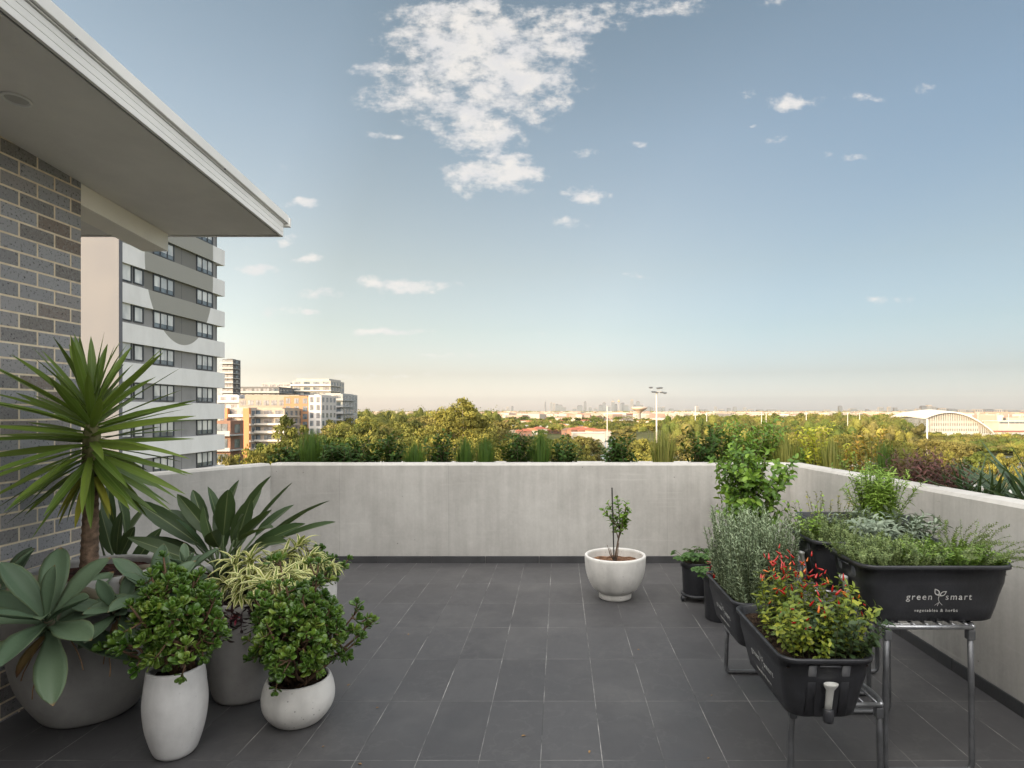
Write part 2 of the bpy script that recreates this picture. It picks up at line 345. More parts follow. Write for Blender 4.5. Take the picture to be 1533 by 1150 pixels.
dl.rings([circ(.062,.003),circ(.062,-.004),circ(.050,-.006),circ(.046,.002)],capa=True,capb=False); dlo=dl.build('downlight',EAVE,rf,True)
g=MB(); g.rings([circ(.046,.0015),circ(.001,.001)]); g.build('lens',paint('lens_glass',(.5,.48,.45),.3),dlo)
# ------------------------------------------------------------------ plant materials
L_YUC=leafmat('yucca_leaf',[(.055,.105,.016),(.10,.165,.024),(.165,.23,.036)],.38,.15,rib=((.14,.20,.05),.05),edge=((.16,.20,.06),.82),stripe=True)
L_YEL=leafmat('yellowing_leaf',[(.18,.21,.03),(.32,.30,.03)],.5,.2)
L_AGA=leafmat('agave_leaf',[(.068,.112,.064),(.09,.14,.08),(.115,.17,.098)],.55,.0,edge=((.17,.21,.10),.88),tip=((.25,.12,.04),.955),bump=True)
L_AGY=leafmat('old_agave_leaf',[(.20,.19,.05),(.24,.16,.06)],.6,.0,edge=((.3,.26,.08),.8),tip=((.14,.06,.03),.7))
L_JAD=leafmat('jade_leaf',[(.035,.088,.010),(.055,.13,.014),(.10,.18,.022),(.17,.23,.035)],.30,.0,spec=.55)
L_STR=leafmat('strelitzia_leaf',[(.032,.062,.024),(.05,.085,.032),(.075,.115,.042)],.42,.08,rib=((.20,.24,.11),.035),stripe=True,bump=True)
L_VAR=leafmat('variegated_leaf',[(.12,.19,.035),(.20,.26,.05),(.34,.36,.08)],.45,.2,edge=((.88,.84,.42),.40))
L_PUR=leafmat('purple_leaf',[(.035,.022,.028),(.06,.03,.035)],.5,.05)
L_RED=leafmat('red_bract',[(.30,.02,.05),(.2,.015,.04)],.5,.1)
L_LIL=leafmat('strap_leaf',[(.055,.10,.04),(.08,.13,.05)],.5,.12,rib=((.14,.18,.08),.08))
L_ROS=leafmat('rosemary_leaf',[(.15,.21,.12),(.24,.31,.18),(.36,.43,.27)],.55,.08)
L_CIT=leafmat('citrus_leaf',[(.065,.15,.02),(.11,.22,.028),(.22,.36,.04)],.38,.3)
L_DRK=leafmat('dark_shrub_leaf',[(.018,.045,.010),(.03,.07,.013),(.05,.10,.018)],.55,.15,spec=.15)
L_STB=leafmat('strawberry_leaf',[(.045,.10,.025),(.075,.15,.035)],.5,.2)
L_CHI=leafmat('chilli_leaf',[(.06,.115,.018),(.14,.20,.022),(.34,.36,.035)],.42,.25)
L_CHD=leafmat('dark_basil_leaf',[(.03,.06,.022),(.055,.09,.03)],.45,.15)
L_THY=leafmat('thyme_leaf',[(.11,.17,.06),(.19,.26,.09),(.28,.34,.13)],.55,.2)
L_SAG=leafmat('sage_leaf',[(.15,.20,.14),(.25,.30,.22)],.7,.1)
L_FER=leafmat('parsley_leaf',[(.09,.18,.025),(.15,.26,.04),(.24,.34,.06)],.5,.25)
L_TAR=leafmat('tarragon_leaf',[(.14,.25,.035),(.22,.36,.05),(.33,.47,.09)],.45,.3)
L_GRA=leafmat('lomandra_leaf',[(.035,.085,.015),(.06,.13,.02),(.10,.17,.03)],.45,.3)
L_GRY=leafmat('golden_grass_leaf',[(.12,.16,.03),(.22,.24,.05),(.34,.31,.09)],.5,.3)
L_GOL=leafmat('golden_shrub_leaf',[(.25,.30,.03),(.48,.50,.04),(.66,.60,.06)],.45,.35)
L_ORG=leafmat('orange_tip_leaf',[(.10,.12,.02),(.36,.26,.04),(.55,.30,.05)],.45,.3)
L_BUR=leafmat('burgundy_leaf',[(.04,.018,.02),(.08,.03,.03),(.15,.05,.045)],.5,.2)
L_FLX=leafmat('flax_leaf',[(.03,.065,.03),(.05,.09,.04)],.4,.12,rib=((.09,.13,.06),.08))
CHI=mat('red_chilli',lambda k:k.bsdf((.42,.012,.010),.22,.6)); CHO=mat('orange_chilli',lambda k:k.bsdf((.58,.14,.015),.25,.6))
# ------------------------------------------------------------------ pots
def pot(root,prof,wall,material,soilz,soilm=SOIL,k=64,name='pot',seg=True):
    """prof: outer (r,z) from the ground up"""
    b=MB(); rt=prof[-1][0]; zt=prof[-1][1]
    inner=[(rt-.25*wall,zt+.008),(rt-.75*wall,zt+.008),(rt-wall,zt-.002)]+[(max(.02,r-wall),z) for r,z in prof[::-1][1:] if z>soilz-.05 and z<zt-.01]
    c=offs(root); b.lathe(list(prof)+inner,c,k,capb=False); po=b.build(name,material,root,True)
    rs=np.interp(soilz,[p[1] for p in prof],[p[0] for p in prof])-wall*.7
    n=28; a=np.arange(n)/n*6.2832; V=[];rr=[0.001,.25,.5,.75,1.]
    rg=[np.stack([c[0]+rs*q*np.cos(a),c[1]+rs*q*np.sin(a),c[2]+soilz+rng.uniform(-.008,.008,n)+.012*(1-q)],1) for q in rr]
    s=MB(); s.rings(rg,capa=False,capb=False); s.build('soil',soilm,root,True); return po
def smoothprof(pts,n=24):
    z=np.array([p[1] for p in pts]); r=np.array([p[0] for p in pts]); s=np.arange(len(pts)); q=np.linspace(0,len(pts)-1,n)
    def cr(v):
        o=[]
        for x in q:
            i=int(min(len(v)-2,math.floor(x))); f=x-i; p0=v[max(0,i-1)];p1=v[i];p2=v[i+1];p3=v[min(len(v)-1,i+2)]
            o.append(.5*((2*p1)+(-p0+p2)*f+(2*p0-5*p1+4*p2-p3)*f*f+(-p0+3*p1-3*p2+p3)*f**3))
        return o
    return list(zip(cr(r),cr(z)))
# small white bowl with a young tree
t=thing('potted_tree','small young tree on a stake in a white footed bowl on the open floor','potted plant',(.505,5.51,0))
pot(t,[(.135,0),(.147,.006),(.147,.045),(.14,.052)]+smoothprof([(.15,.058),(.205,.10),(.252,.19),(.272,.28),(.278,.385)],18),.028,WHITEP,.32,SOILR)
c=offs(t); st=MB(); lv=MB()
def stem(p,r,mb=st): mb.tube(p,np.linspace(r,r*.45,len(p)),6)
trunk=np.array([(0,0,.31),(.01,.0,.42),(.03,0,.53),(.045,0,.62)])+c
stem(trunk,.012)
for (x,z,q) in ((-.07,.86,0),(.02,.90,.01),(.10,.87,0),(-.11,.80,-.03),(.13,.80,.03),(.06,.75,-.05),(.10,.70,.04),(-.02,.72,.04)):
    a=trunk[rng.integers(2,4)]; e=c+np.array([x,q,z]); mid=(a+e)/2+rng.normal(0,.012,3); p=np.array([a,mid,e]); stem(p,.006); stem_leaves(lv,p,20,.3,1.0,.058,.032,OV,.5,sect=((-1,0),(0,0),(1,0)),fold=.15)
for x,y,z in ((-.05,.01,.45),(-.07,.03,.47),(.03,-.03,.5)): stem(np.array([c+[.0,0,.31],c+[x*.6,y,.38],c+[x,y,z]]),.006)
st.build('stem',BARK,t,True); lv.build('foliage',L_CIT,t)
sk=MB(); sk.tube([c+[-.01,-.01,.3],c+[-.03,-.012,1.0]],.006,8); sk.build('stake',paint('dark_stake',(.03,.028,.025),.7),t)
# ---- jade plants
def jade(root,base,rad,zc,hz,nst,seed,leaf=.05,keep=None):
    c=np.array(base,float); st=MB(); lv=MB(); tips=[]
    cen=c+[0,0,zc]
    for i in range(nst):
        q=U(rdir(1,-.45,1))[0]; k=(rng.uniform(.62,1.0) if i%9 else 1.22)*(.84+.24*math.sin(3.1*q[0]+seed*2)*math.cos(2.7*q[1]-seed)+.14*math.sin(5*q[2]+4*q[0])); e=cen+q*np.array([rad,rad,hz])*k
        if keep and not keep(e): continue
        a=c+rng.normal(0,.02,3)*[1,1,0]; m1=a+(e-a)*.4+[0,0,.05*abs(q[2])]+rng.normal(0,.015,3); m2=a+(e-a)*.75+rng.normal(0,.012,3)
        p=np.array([a,m1,m2,e]); st.tube(p,[.014,.009,.006,.004],6); tips.append((e,U(e-m2*.6-cen*.4)))
        for _ in range(3):
            f=rng.uniform(.35,.9); s=m1*(1-f)+e*f; e2=s+U(rng.normal(0,1,3)+q*.8)*rng.uniform(.04,.09); st.tube([s,(s+e2)/2+[0,0,-.004],e2],[.005,.004,.003],5); tips.append((e2,U(e2-s+[0,0,.02])))
    for e,ax in tips:
        ax=U(ax+rng.normal(0,.25,3)+[0,0,.35]); n=9; dd=rosette_dirs(ax,n,.25,1.35,rng.uniform(0,6)); kk=np.linspace(.55,1,n)*leaf*rng.uniform(.8,1.2)
        leaves(lv,e-ax*np.linspace(-.006,.02,n)[:,None],dd,ax+.15*rng.normal(size=(n,3)),kk,kk*.62,SPOON,-.35,RING,True,.1,.26,rv=np.clip(rng.normal(.45,.25)+rng.normal(0,.14,n),0,1))
    return st.build('stem',paint('jade_stem',(.13,.075,.04),.8,.2,20,.4),root,True),lv.build('foliage',L_JAD,root,True)
t=thing('potted_jade','leafy jade plant in the tall white egg shaped pot, front left','potted plant',(-1.906,3.0,0))
pot(t,smoothprof([(.070,0),(.098,.03),(.130,.14),(.142,.25),(.137,.33),(.126,.425)],26),.02,PALEP,.385)
jade(t,(-1.886,3.0,.38),.26,.27,.28,74,1)
b=MB(); b.tube([(-1.90,2.985,.38),(-1.885,2.96,.5),(-1.865,2.93,.62),(-1.85,2.92,.72)],[.028,.024,.02,.016],10); b.build('thick_trunk',paint('tan_trunk',(.30,.17,.10),.8,.2,14,.5),t,True)
t=thing('potted_jade','wide jade plant in the round pitted white bowl nearest the open floor','potted plant',(-1.434,3.32,0))
pot(t,smoothprof([(.09,0),(.125,.012),(.172,.07),(.188,.13),(.182,.19),(.168,.232)],26),.02,WHITEP,.195)
jade(t,(-1.434,3.32,.19),.345,.32,.34,104,2,.05)
t=thing('potted_succulent','branching jade clump in the small white pot farthest back on the left','potted plant',(-1.86,4.55,0))
pot(t,smoothprof([(.09,0),(.12,.03),(.155,.16),(.172,.3),(.172,.42)],20),.02,WHITEP,.38)
jade(t,(-1.86,4.55,.38),.26,.12,.16,40,3,.045)
lv=MB()
for q in ((.17,-.06,.13),(.10,-.1,.16)):
    e=np.array([-1.86,4.55,.4])+q; dd=rosette_dirs((.3,-.1,1),26,.2,1.6); leaves(lv,np.repeat([e],26,0),dd,(0,0,1),rng.uniform(.08,.13,26),.016,[(0,.6),(.3,1),(.65,.8),(1,.05)],1.5,((-1,0),(0,0),(1,0)),fold=.3)
lv.build('variegated_rosette',L_VAR,t)
# ---- variegated plant in the grey pot
t=thing('potted_variegated_plant','yellow and cream striped plant spilling from the dark grey tall pot between two jade plants','potted plant',(-1.89,3.62,0))
pot(t,smoothprof([(.13,0),(.165,.03),(.195,.2),(.2,.38),(.185,.58)],24),.022,GREYP,.54)
c=np.array([-1.89,3.62,.55]); st=MB(); lv=MB(); pr=MB()
for px,py,Y,n in ((450,815,3.9,30),(425,835,3.8,28),(405,838,3.85,24),(375,838,3.62,30),(352,842,3.6,22),(368,868,3.5,26),(400,872,3.45,34),(415,882,3.42,26),(440,868,3.6,24),(452,858,3.75,24),(332,872,3.55,20),(385,858,3.58,24),(428,858,3.6,22),(468,832,3.9,22),(360,893,3.5,18)):
    e=np.array(P(px,py,Y)); a=c+rng.normal(0,.04,3)*[1,1,0]; mid=(a+e)/2+[0,0,.05]; p=np.array([a,mid,e]); st.tube(p,[.009,.007,.005],6)
    ax=U(e-mid+[rng.normal(0,.02),-.05,.03]); dd=rosette_dirs(ax,n,.15,1.75,rng.uniform(0,6))
    leaves(lv,e-ax*np.linspace(0,.08,n)[:,None],dd,np.array([0,0,1])+.6*ax,rng.uniform(.11,.175,n),rng.uniform(.022,.030,n),[(0,.55),(.25,1),(.6,.85),(.85,.45),(1,.04)],rng.uniform(.9,1.9,n),((-1,0),(-.5,0),(0,0),(.5,0),(1,0)),fold=.25)
for i in range(30):
    q=rdir(1,-.9,.3)[0]; p=path(c+q*[.1,.1,0]+[0,0,.03],q*[1,1,.3]+[0,-.3,.3],rng.uniform(.15,.36),(0,0,-1.3),5); pr.tube(p,np.linspace(.004,.002,6),5)
    stem_leaves(pr,p,22,.2,1.2,.06,.018,OV,.8)
st.build('stem',TWIG,t,True); lv.build('foliage',L_VAR,t); pr.build('trailing_purple_foliage',L_PUR,t)
rb=MB(); 
for x in (-.03,.06): dd=rosette_dirs((.1,-1,.5),9,.3,1.1); leaves(rb,np.repeat([c+[x,-.2,-.02]],9,0),dd,(0,0,1),.055,.015,BLADE,.6)
rb.build('red_bracts',L_RED,t)
# ---- big pot with the yucca
t=thing('potted_yucca','tall spiky yucca rising from the big grey pot by the brick wall','potted plant',(-2.65,3.42,0))
pot(t,smoothprof([(.17,0),(.23,.03),(.33,.22),(.375,.46),(.375,.66),(.345,.80)],30),.035,BIGP,.765,MULCH)
tr=path((-2.65,3.40,.75),(.12,-.1,1),.66,(.06,-.12,.1),10,.0); rr=np.linspace(.045,.032,11)
pts=[];rad=[]
for i in range(46):
    f=i/45*10; k=int(min(9,f)); p=tr[k]*(1-(f-k))+tr[k+1]*(f-k); pts.append(p); rad.append(np.interp(f,range(11),rr)*(1.06 if i%3==0 else .97))
b=MB(); b.tube(pts,rad,14); b.build('trunk',paint('yucca_trunk',(.26,.17,.115),.85,.35,30,.8),t,True)
top=tr[-1]; lv=MB(); N=112; h=np.linspace(0,1,N); axis=U(np.array([.10,-.1,1.]))
az=np.arange(N)*2.399963+rng.normal(0,.12,N); el=np.radians(np.interp(h,[0,.12,.3,.5,.7,.85,1],[-56,-38,-19,2,24,48,84]))+rng.normal(0,.07,N)
D=np.stack([np.cos(el)*np.cos(az),np.cos(el)*np.sin(az),np.sin(el)],1)
Ls=np.interp(h,[0,.2,.6,.85,1],[.38,.52,.58,.50,.38])*rng.uniform(.86,1.08,N)
base=top-[0,0,.03]+axis*(h*.36)[:,None]
lim=(-3.02-base[:,0])/np.minimum(D[:,0],-1e-3); Ls=np.minimum(Ls,np.where(D[:,0]<0,lim,9))
lowm=(h<.07); nrm=np.stack([-np.sin(el)*np.cos(az),-np.sin(el)*np.sin(az),np.cos(el)],1)
YP=[(0,1.05),(.06,.55),(.2,.75),(.45,1),(.7,.8),(.88,.42),(1,.02)]
ok=~lowm; leaves(lv,base[ok],D[ok],nrm[ok]+np.array([0,-.55,0])+.3*rng.normal(size=(ok.sum(),3)),Ls[ok],.045,YP,rng.uniform(-.02,.30,ok.sum()),((-1,0),(-.5,0),(0,0),(.5,0),(1,0)),fold=.28,twist=.5)
lv.build('foliage',L_YUC,t,True); lv=MB(); leaves(lv,base[lowm],D[lowm],nrm[lowm],Ls[lowm]*.8,.04,YP,.3,((-1,0),(0,0),(1,0)),fold=.2); lv.build('yellowing_leaves',L_YEL,t,True)
core=MB(); core.tube([top-[0,0,.06],top,top+axis*.18,top+axis*.33],[.036,.045,.04,.012],12); core.build('crown_core',leafmat('core',[(.10,.10,.04),(.16,.14,.06)],.7,0),t,True)
def agave(name,label,cen,axis,N,L,W,a0,a1,stemfrom,old=0,seed=0,cat='agave'):
    cen=np.array(cen,float); g=thing(name,label,cat,tuple(cen)); axis=U(np.array(axis,float)); lv=MB()
    dd=rosette_dirs(axis,N,R(a0),R(a1),seed); up=axis[None]*.8+np.array([[0,0,.35]])
    Ls=np.interp(np.arange(N),[0,N*.3,N-1],[.55*L,L,L*1.02])*rng.uniform(.92,1.06,N); Ws=np.interp(np.arange(N),[0,N*.35,N-1],[.5*W,W,W*1.02])
    AP=[(0,.42),(.12,.40),(.3,.66),(.5,.97),(.66,1),(.8,.84),(.9,.55),(.965,.22),(1,.015)]
    SEC=((-1,.12),(-.66,.02),(-.33,0),(0,-.02),(.33,0),(.66,.02),(1,.12),(.5,-.16),(0,-.30),(-.5,-.16))
    leaves(lv,cen+dd*.012-axis*np.linspace(0,.10,N)[:,None],dd,up,Ls,Ws,AP,rng.uniform(.05,.55,N),SEC,True,.30,1.)
    lv.build('foliage',L_AGA,g,True)
    if old:
        lv=MB(); az=[rng.uniform(-.5,.5) for _ in range(old)]; d0=np.array([(a*.9,-.55,-.75) for a in az]); leaves(lv,np.repeat([cen-axis*.08],old,0),d0,(0,-.6,.5),L*.62,W*.42,AP,.4,SEC,True,.5,1.); 
        lv.build('old_leaves',L_AGY,g,True)
        rt=MB()
        for _ in range(5): rt.tube(path(cen-axis*.1+rng.normal(0,.03,3),(rng.normal(0,.3),-.5,-.6),rng.uniform(.16,.27),(0,0,-.8),6,.12),.0028,5)
        rt.build('dry_roots',paint('dry_root',(.22,.13,.07),.9,.2,20),g)
    s=MB(); a=np.array(stemfrom,float); s.tube([a,(a+cen)/2+[0,0,.02],cen-axis*.06,cen+axis*.01],[.032,.030,.028,.012],10); s.build('stem',paint('agave_stem',(.22,.19,.13),.8,.2,20),g,True)
    return g
agave('agave','largest pale green agave rosette, in front of the yucca in the big pot',(-2.46,2.90,.70),(.20,-.62,.80),17,.39,.125,24,95,(-2.62,3.22,.76),3,2.1)
agave('agave','small agave rosette spilling over the right rim of the big pot beside the jade plant',P(232,885,3.12),(.35,-.55,.8),13,.27,.085,15,92,(-2.42,3.30,.77),0,1.2)
agave('agave','small upright agave at the back of the big pot under the strelitzia leaves',P(275,856,3.5),(.2,-.1,1),11,.22,.07,10,75,(-2.45,3.52,.77),0,2.2)
agave('agave','drooping agave rosette between the largest rosette and the tall white pot',P(172,915,3.02),(.2,-.75,.45),12,.22,.075,20,100,(-2.5,3.15,.76),1,4.2)
agave('agave','half hidden agave rosette between the largest rosette and the brick wall',(-2.88,3.10,.80),(-.1,-.5,1),10,.26,.10,15,80,(-2.8,3.3,.77),0,3.0)
# ---- strelitzia
def strel(name,label,root,potr,poth,leafs,pmat=GREYP):
    t=thing(name,label,'potted plant',root); pot(t,smoothprof([(potr*.7,0),(potr*.85,.04),(potr,.3*poth),(potr*1.02,.7*poth),(potr,poth)],18),.022,pmat,poth-.04)
    lv=MB(); st=MB(); c=np.array(root)+[0,0,poth-.04]; SP=[(0,.12),(.08,.5),(.25,.88),(.45,1),(.65,.92),(.82,.66),(.94,.3),(1,.03)]
    for (tip,L,W) in leafs:
        tip=np.array(tip); b0=c+rng.normal(0,.045,3)*[1,1,0]; v=tip-b0; T=np.linalg.norm(v); hor=v*[1,1,0]
        q=b0+v*(1-L/T)+np.array([0,0,.06]) if T>L else b0+v*.3
        st.tube([b0,b0+(q-b0)*.5-hor*.05,q],[.010,.008,.006],7)
        d=U(tip-q); n=U(np.cross(np.cross(d,[0,0,1.]),d)+rng.normal(0,.35,3)+[0,-.3,0]); leaves(lv,[q],[d],[n],np.linalg.norm(tip-q)*1.02,W,SP,rng.uniform(.05,.35),((-1,0),(-.5,0),(-.04,-.0),(.04,0),(.5,0),(1,0)),fold=.38,twist=.3)
    st.build('stem',leafmat('strelitzia_stalk',[(.07,.11,.045),(.11,.15,.06)],.45,0),t,True); lv.build('foliage',L_STR,t,True)
Y0=4.05
spec=[]
for px,py,dy,l,w in ((498,776,.1,.46,.10),(487,744,-.1,.52,.12),(435,722,.2,.44,.12),(392,708,0,.50,.13),(349,717,.15,.42,.11),(313,729,.1,.35,.09),(289,733,.2,.38,.09),(265,739,0,.42,.10),(436,752,.3,.36,.10),(300,760,-.15,.34,.10),(341,733,-.2,.42,.12),(405,762,-.25,.40,.11),(205,745,-.2,.50,.12),(195,800,-.3,.48,.10),(450,782,-.2,.42,.10),(403,778,-.45,.40,.11),(375,745,-.1,.46,.12),(330,748,.1,.40,.11),(465,760,.2,.44,.11),(230,770,.1,.42,.10),(420,800,-.35,.4,.10),(270,775,-.2,.38,.10),(358,770,-.45,.36,.10),(310,790,-.4,.34,.10),(385,725,.3,.4,.1),(250,755,.3,.4,.1),(215,800,.0,.4,.1)):
    spec.append((P(px,py,Y0+dy),l,w))
strel('potted_strelitzia','bird of paradise clump with broad upright leaves in front of the angled concrete wall',(-2.24,Y0,0),.26,.62,spec,WHITEP)
spec=[(P(px,py,4.5+dy),l,w) for px,py,dy,l,w in ((130,745,0,.4,.1),(160,725,.1,.45,.1),(185,735,-.1,.4,.1),(215,750,.1,.45,.1),(175,770,-.2,.4,.09),(150,765,0,.4,.1),(235,790,.0,.4,.1),(200,790,-.2,.34,.09))]
strel('potted_strap_plant','dark leafy clump half hidden behind the yucca trunk',(-3.25,4.45,0),.22,.5,spec)
# ------------------------------------------------------------------ herb troughs
TL,TW,TH=.70,.385,.28
def rrect(hx,hy,r,z,n=6):
    o=[]
    for cx,cy,a0 in ((hx-r,hy-r,0),(-hx+r,hy-r,90),(-hx+r,-hy+r,180),(hx-r,-hy+r,270)):
        for i in range(n+1):
            a=R(a0+90*i/n); o.append((cx+r*math.cos(a),cy+r*math.sin(a),z))
    return o
def text_mesh(s,size,ext=.0006,font_squash=1.):
    c=bpy.data.curves.new('lettering','FONT'); c.body=s; c.size=size; c.extrude=ext; c.align_x='CENTER'; c.space_character=1.25; c.resolution_u=3
    o=bpy.data.objects.new('tmp_text',c); COL.objects.link(o); bpy.context.view_layer.update()
    me=bpy.data.meshes.new_from_object(o.evaluated_get(bpy.context.evaluated_depsgraph_get())); V=np.array([v.co[:] for v in me.vertices]); F=[tuple(p.vertices) for p in me.polygons]
    bpy.data.objects.remove(o); bpy.data.curves.remove(c); bpy.data.meshes.remove(me); return V,F
TX={}
def trough(label,loc,rotz,spout=-1,letters=True,soil=.045):
    t=thing('herb_trough',label,'planter',(0,0,0)); hx,hy=TL/2,TW/2; m=MB(); rs=[]
    def rr(f,z,e=0): return rrect(hx-f*.055+e,hy-f*.045+e,.075-.012*f,z)
    rs+=[rrect(hx-.085,hy-.075,.05,0.),rr(1.,.004,-.012),rr(1.,.014)]
    for q in (.25,.27,.5,.52,.75,.77): rs.append(rr(1-q,.014+(TH-.05)*q,.0015 if round(q*100)%2 else 0))
    rs+=[rr(.06,TH-.022),rr(.0,TH-.020,.010),rr(0,TH-.004,.011),rr(0,TH,.008),rr(0,TH,-.001),rr(0.05,TH-.006,-.005),rr(.45,TH-soil-.05,-.005)]
    m.rings([np.array(r) for r in rs],capb=False)
    for x in (-.21,.21):       # flutes on the ends and moulded ribs near the corners
        for s in (-1,1): m.box(x-.012,x+.012,s*(hy-.052)-.002,s*(hy-.052)+.002,.02,.09)
    for s in (-1,1):
        for y in (-.07,.07):
            m.rings([[(s*(hx-.050),y-.02,.02),(s*(hx-.047),y-.016,.02),(s*(hx-.047),y+.016,.02),(s*(hx-.050),y+.02,.02)],[(s*(hx-.003),y-.02,TH-.03),(s*(hx+.0),y-.016,TH-.03),(s*(hx+.0),y+.016,TH-.03),(s*(hx-.003),y+.02,TH-.03)]])
        m.box(s*(hx+.004)-.004,s*(hx+.004)+.004,-.045,.045,TH-.036,TH-.028)
    m.build('trough_body',PLAST,t,True,local=True)
    s=MB(); n=6; g=[]
    for i in range(9):
        for j in range(6): g.append(((i/8-.5)*(TL-.04),(j/5-.5)*(TW-.04),TH-soil+rng.uniform(-.008,.008)))
    s.add(g,[(i*6+j,(i+1)*6+j,(i+1)*6+j+1,i*6+j+1) for i in range(8) for j in range(5)]); s.build('soil',SOIL,t,True,local=True)
    if spout:
        sx=spout*(hx-.022); b=MB(); q=spout
        ring=lambda w,d,z,off:[(sx+q*(off+d*math.cos(a)),w*math.sin(a),z) for a in np.arange(12)/12*6.2832]
        b.rings([ring(.015,.012,.045,.0),ring(.015,.012,.10,.012),ring(.017,.013,.15,.022),ring(.030,.018,.172,.030),ring(.031,.019,.180,.031),ring(.027,.016,.180,.031),ring(.013,.010,.150,.022)],capb=False)
        b.build('filler_spout',SPOUT,t,True,local=True)
        b=MB(); b.lathe([(.02,.0),(.022,.01),(.022,.05),(.016,.056)],(sx+q*.004,0,.008),14); b.build('spout_socket',PLAST,t,True,local=True)
    if letters:
        def put(mb,V,zc,x0=0.):
            f=(zc-.014)/(TH-.05); y=-(hy-.045*(1-np.clip((V[:,1]+zc-.014)/(TH-.05),0,1)))-.0018
            return np.stack([V[:,0]+x0,y-V[:,2]*.5,V[:,1]+zc],1)
        for s_,sz,zc,x0 in (('green',.044,.115,-.085),('smart',.044,.115,.098),('vegetables & herbs',.021,.055,0)):
            if s_ not in TX: TX[s_]=text_mesh(s_,sz)
            V,F=TX[s_]; b=MB(); b.add(put(b,V,zc,x0),F); b.build('lettering',LETT,t,local=True)
        b=MB()
        def leafo(cx,cz,ang,L,W):
            o=[];n=9
            for sgn in (1,-1):
                for i in range(n): 
                    u=i/(n-1) if sgn==1 else 1-i/(n-1); w=W*math.sin(math.pi*u**.9)*sgn; o.append((u*L,w))
            ca,sa=math.cos(ang),math.sin(ang); return [(cx+a*ca-b_*sa,cz+a*sa+b_*ca) for a,b_ in o]
        def outline(pts,wd):
            P2=np.array(pts); c_=P2.mean(0); inn=c_+(P2-c_)*(1-wd/.012); n=len(P2); V=np.concatenate([P2,inn]); V3=put(b,np.stack([V[:,0],V[:,1]-.115,V[:,0]*0],1),.115); b.add(V3,[(i,(i+1)%n,n+(i+1)%n,n+i) for i in range(n)])
        outline(leafo(.006,.135,R(125),.042,.0115),.0042); outline(leafo(.008,.133,R(38),.040,.0105),.0042)
        for seg in (((.006,.138),(.004,.118),(.010,.104),(.006,.095)),((.010,.104),(.020,.094),(.026,.088)),((.006,.100),(-.004,.092),(-.010,.087)),((.006,.095),(.004,.084))):
            P2=np.array(seg); V=np.concatenate([P2+[-.0012,0],P2+[.0012,0]]); n=len(P2); V3=put(b,np.stack([V[:,0],V[:,1]-.115,V[:,0]*0],1),.115); b.add(V3,[(i,i+1,n+i+1,n+i) for i in range(n-1)])
        b.build('sprout_emblem',LETT,t,local=True)
    t.location=loc; t.rotation_euler=(0,0,rotz); return t
def stand(label,loc,rotz,h,us=(-1,1),sp=.195):
    t=thing('trough_stand',label,'stand',(0,0,0)); r=.0115; hx=sp; hy=.12; b=MB()
    for s in (-1,1): b.tube([(-hx-.0,s*hy,h-.014),(hx+.0,s*hy,h-.014)],r,8)
    for x in (-hx,hx):
        o=[]
        for i in range(9): a=R(-90+i*22.5); o.append((x+math.copysign(1,x)*.028*math.cos(a),hy*math.sin(a),h-.014))
        b.tube(o,r,8)
    for i in range(7): x=-hx+.01+i*(2*hx-.02)/6; b.tube([(x,-hy,h-.010),(x,hy,h-.010)],.0055,6)
    b.build('top_frame',METAL,t,True,local=True)
    for y in [q*(hy-.012) for q in us]:
        l=MB(); l.tube([(-hx,y,h-.03),(-hx-.006,y,h*.6),(-hx-.01,y,.05),(-hx-.004,y,.025),(-hx+.012,y,.0135),(-hx+.06,y,.013),(hx-.06,y,.013),(hx-.012,y,.0135),(hx+.004,y,.025),(hx+.01,y,.05),(hx+.006,y,h*.6),(hx,y,h-.03)],.0135,10); l.build('leg',LEGM,t,True,local=True)
        for x in (-hx,hx): l=MB(); l.box(x-.016,x+.016,y-.017,y+.017,h-.075,h-.028); l.build('bracket',LEGM,t,bevel=.003,local=True)
    t.location=loc; t.rotation_euler=(0,0,rotz); return t
def herb_part(t,name,m,gen,stem_m=TWIG):
    lv=MB(); st=MB(); gen(lv,st)
    o=lv.build(name,m,t,local=True)
    if st.V: st.build('stem',stem_m,o,True,local=True)
    return o
def bush(lv,st,x0,x1,y0,y1,z0,n,h,per,LL,LW,prof,ang=.9,lean=.3,curve=(0,0,-.1),bend=.5,t0=.15,sect=FLAT,r=.002,fold=0,wob=.05,jit=.25,hv=(.6,1.1)):
    for i in range(n):
        b=(rng.uniform(x0,x1),rng.uniform(y0,y1),z0); cx,cy=(x0+x1)/2,(y0+y1)/2
        dv=np.array([(b[0]-cx)/(abs(x1-x0)/2+.02)*lean+rng.normal(0,.12),(b[1]-cy)/(abs(y1-y0)/2+.02)*lean+rng.normal(0,.12),1.])
        p=path(b,dv,h*rng.uniform(*hv),curve,6,wob); st.tube(p,np.linspace(r,r*.4,7),5,cap=False); stem_leaves(lv,p,per,t0,ang,LL,LW,prof,bend,jit,sect,fold=fold)
ZS=TH-.05
# left row (long side along the depth, writing faces left)
p2=trough('black herb trough full of red chillies, nearest the camera',(1.127,2.87,.386),-math.pi/2,1); stand('low grey stand under the nearest chilli trough',(1.25,2.85,0),0,.386,(-1,))
p1=trough('black herb trough of tall grey green rosemary, behind the chilli trough',(1.18,3.74,.34),-math.pi/2,0); stand('low grey stand under the rosemary trough',(1.28,3.80,0),0,.34,(1,))
herb_part(p1,'rosemary',L_ROS,lambda l,s:bush(l,s,-.30,.31,-.15,.16,ZS,360,.47,88,.027,.0062,NEED,.8,.10,(0,0,.35),.1,.03,r=.0028))
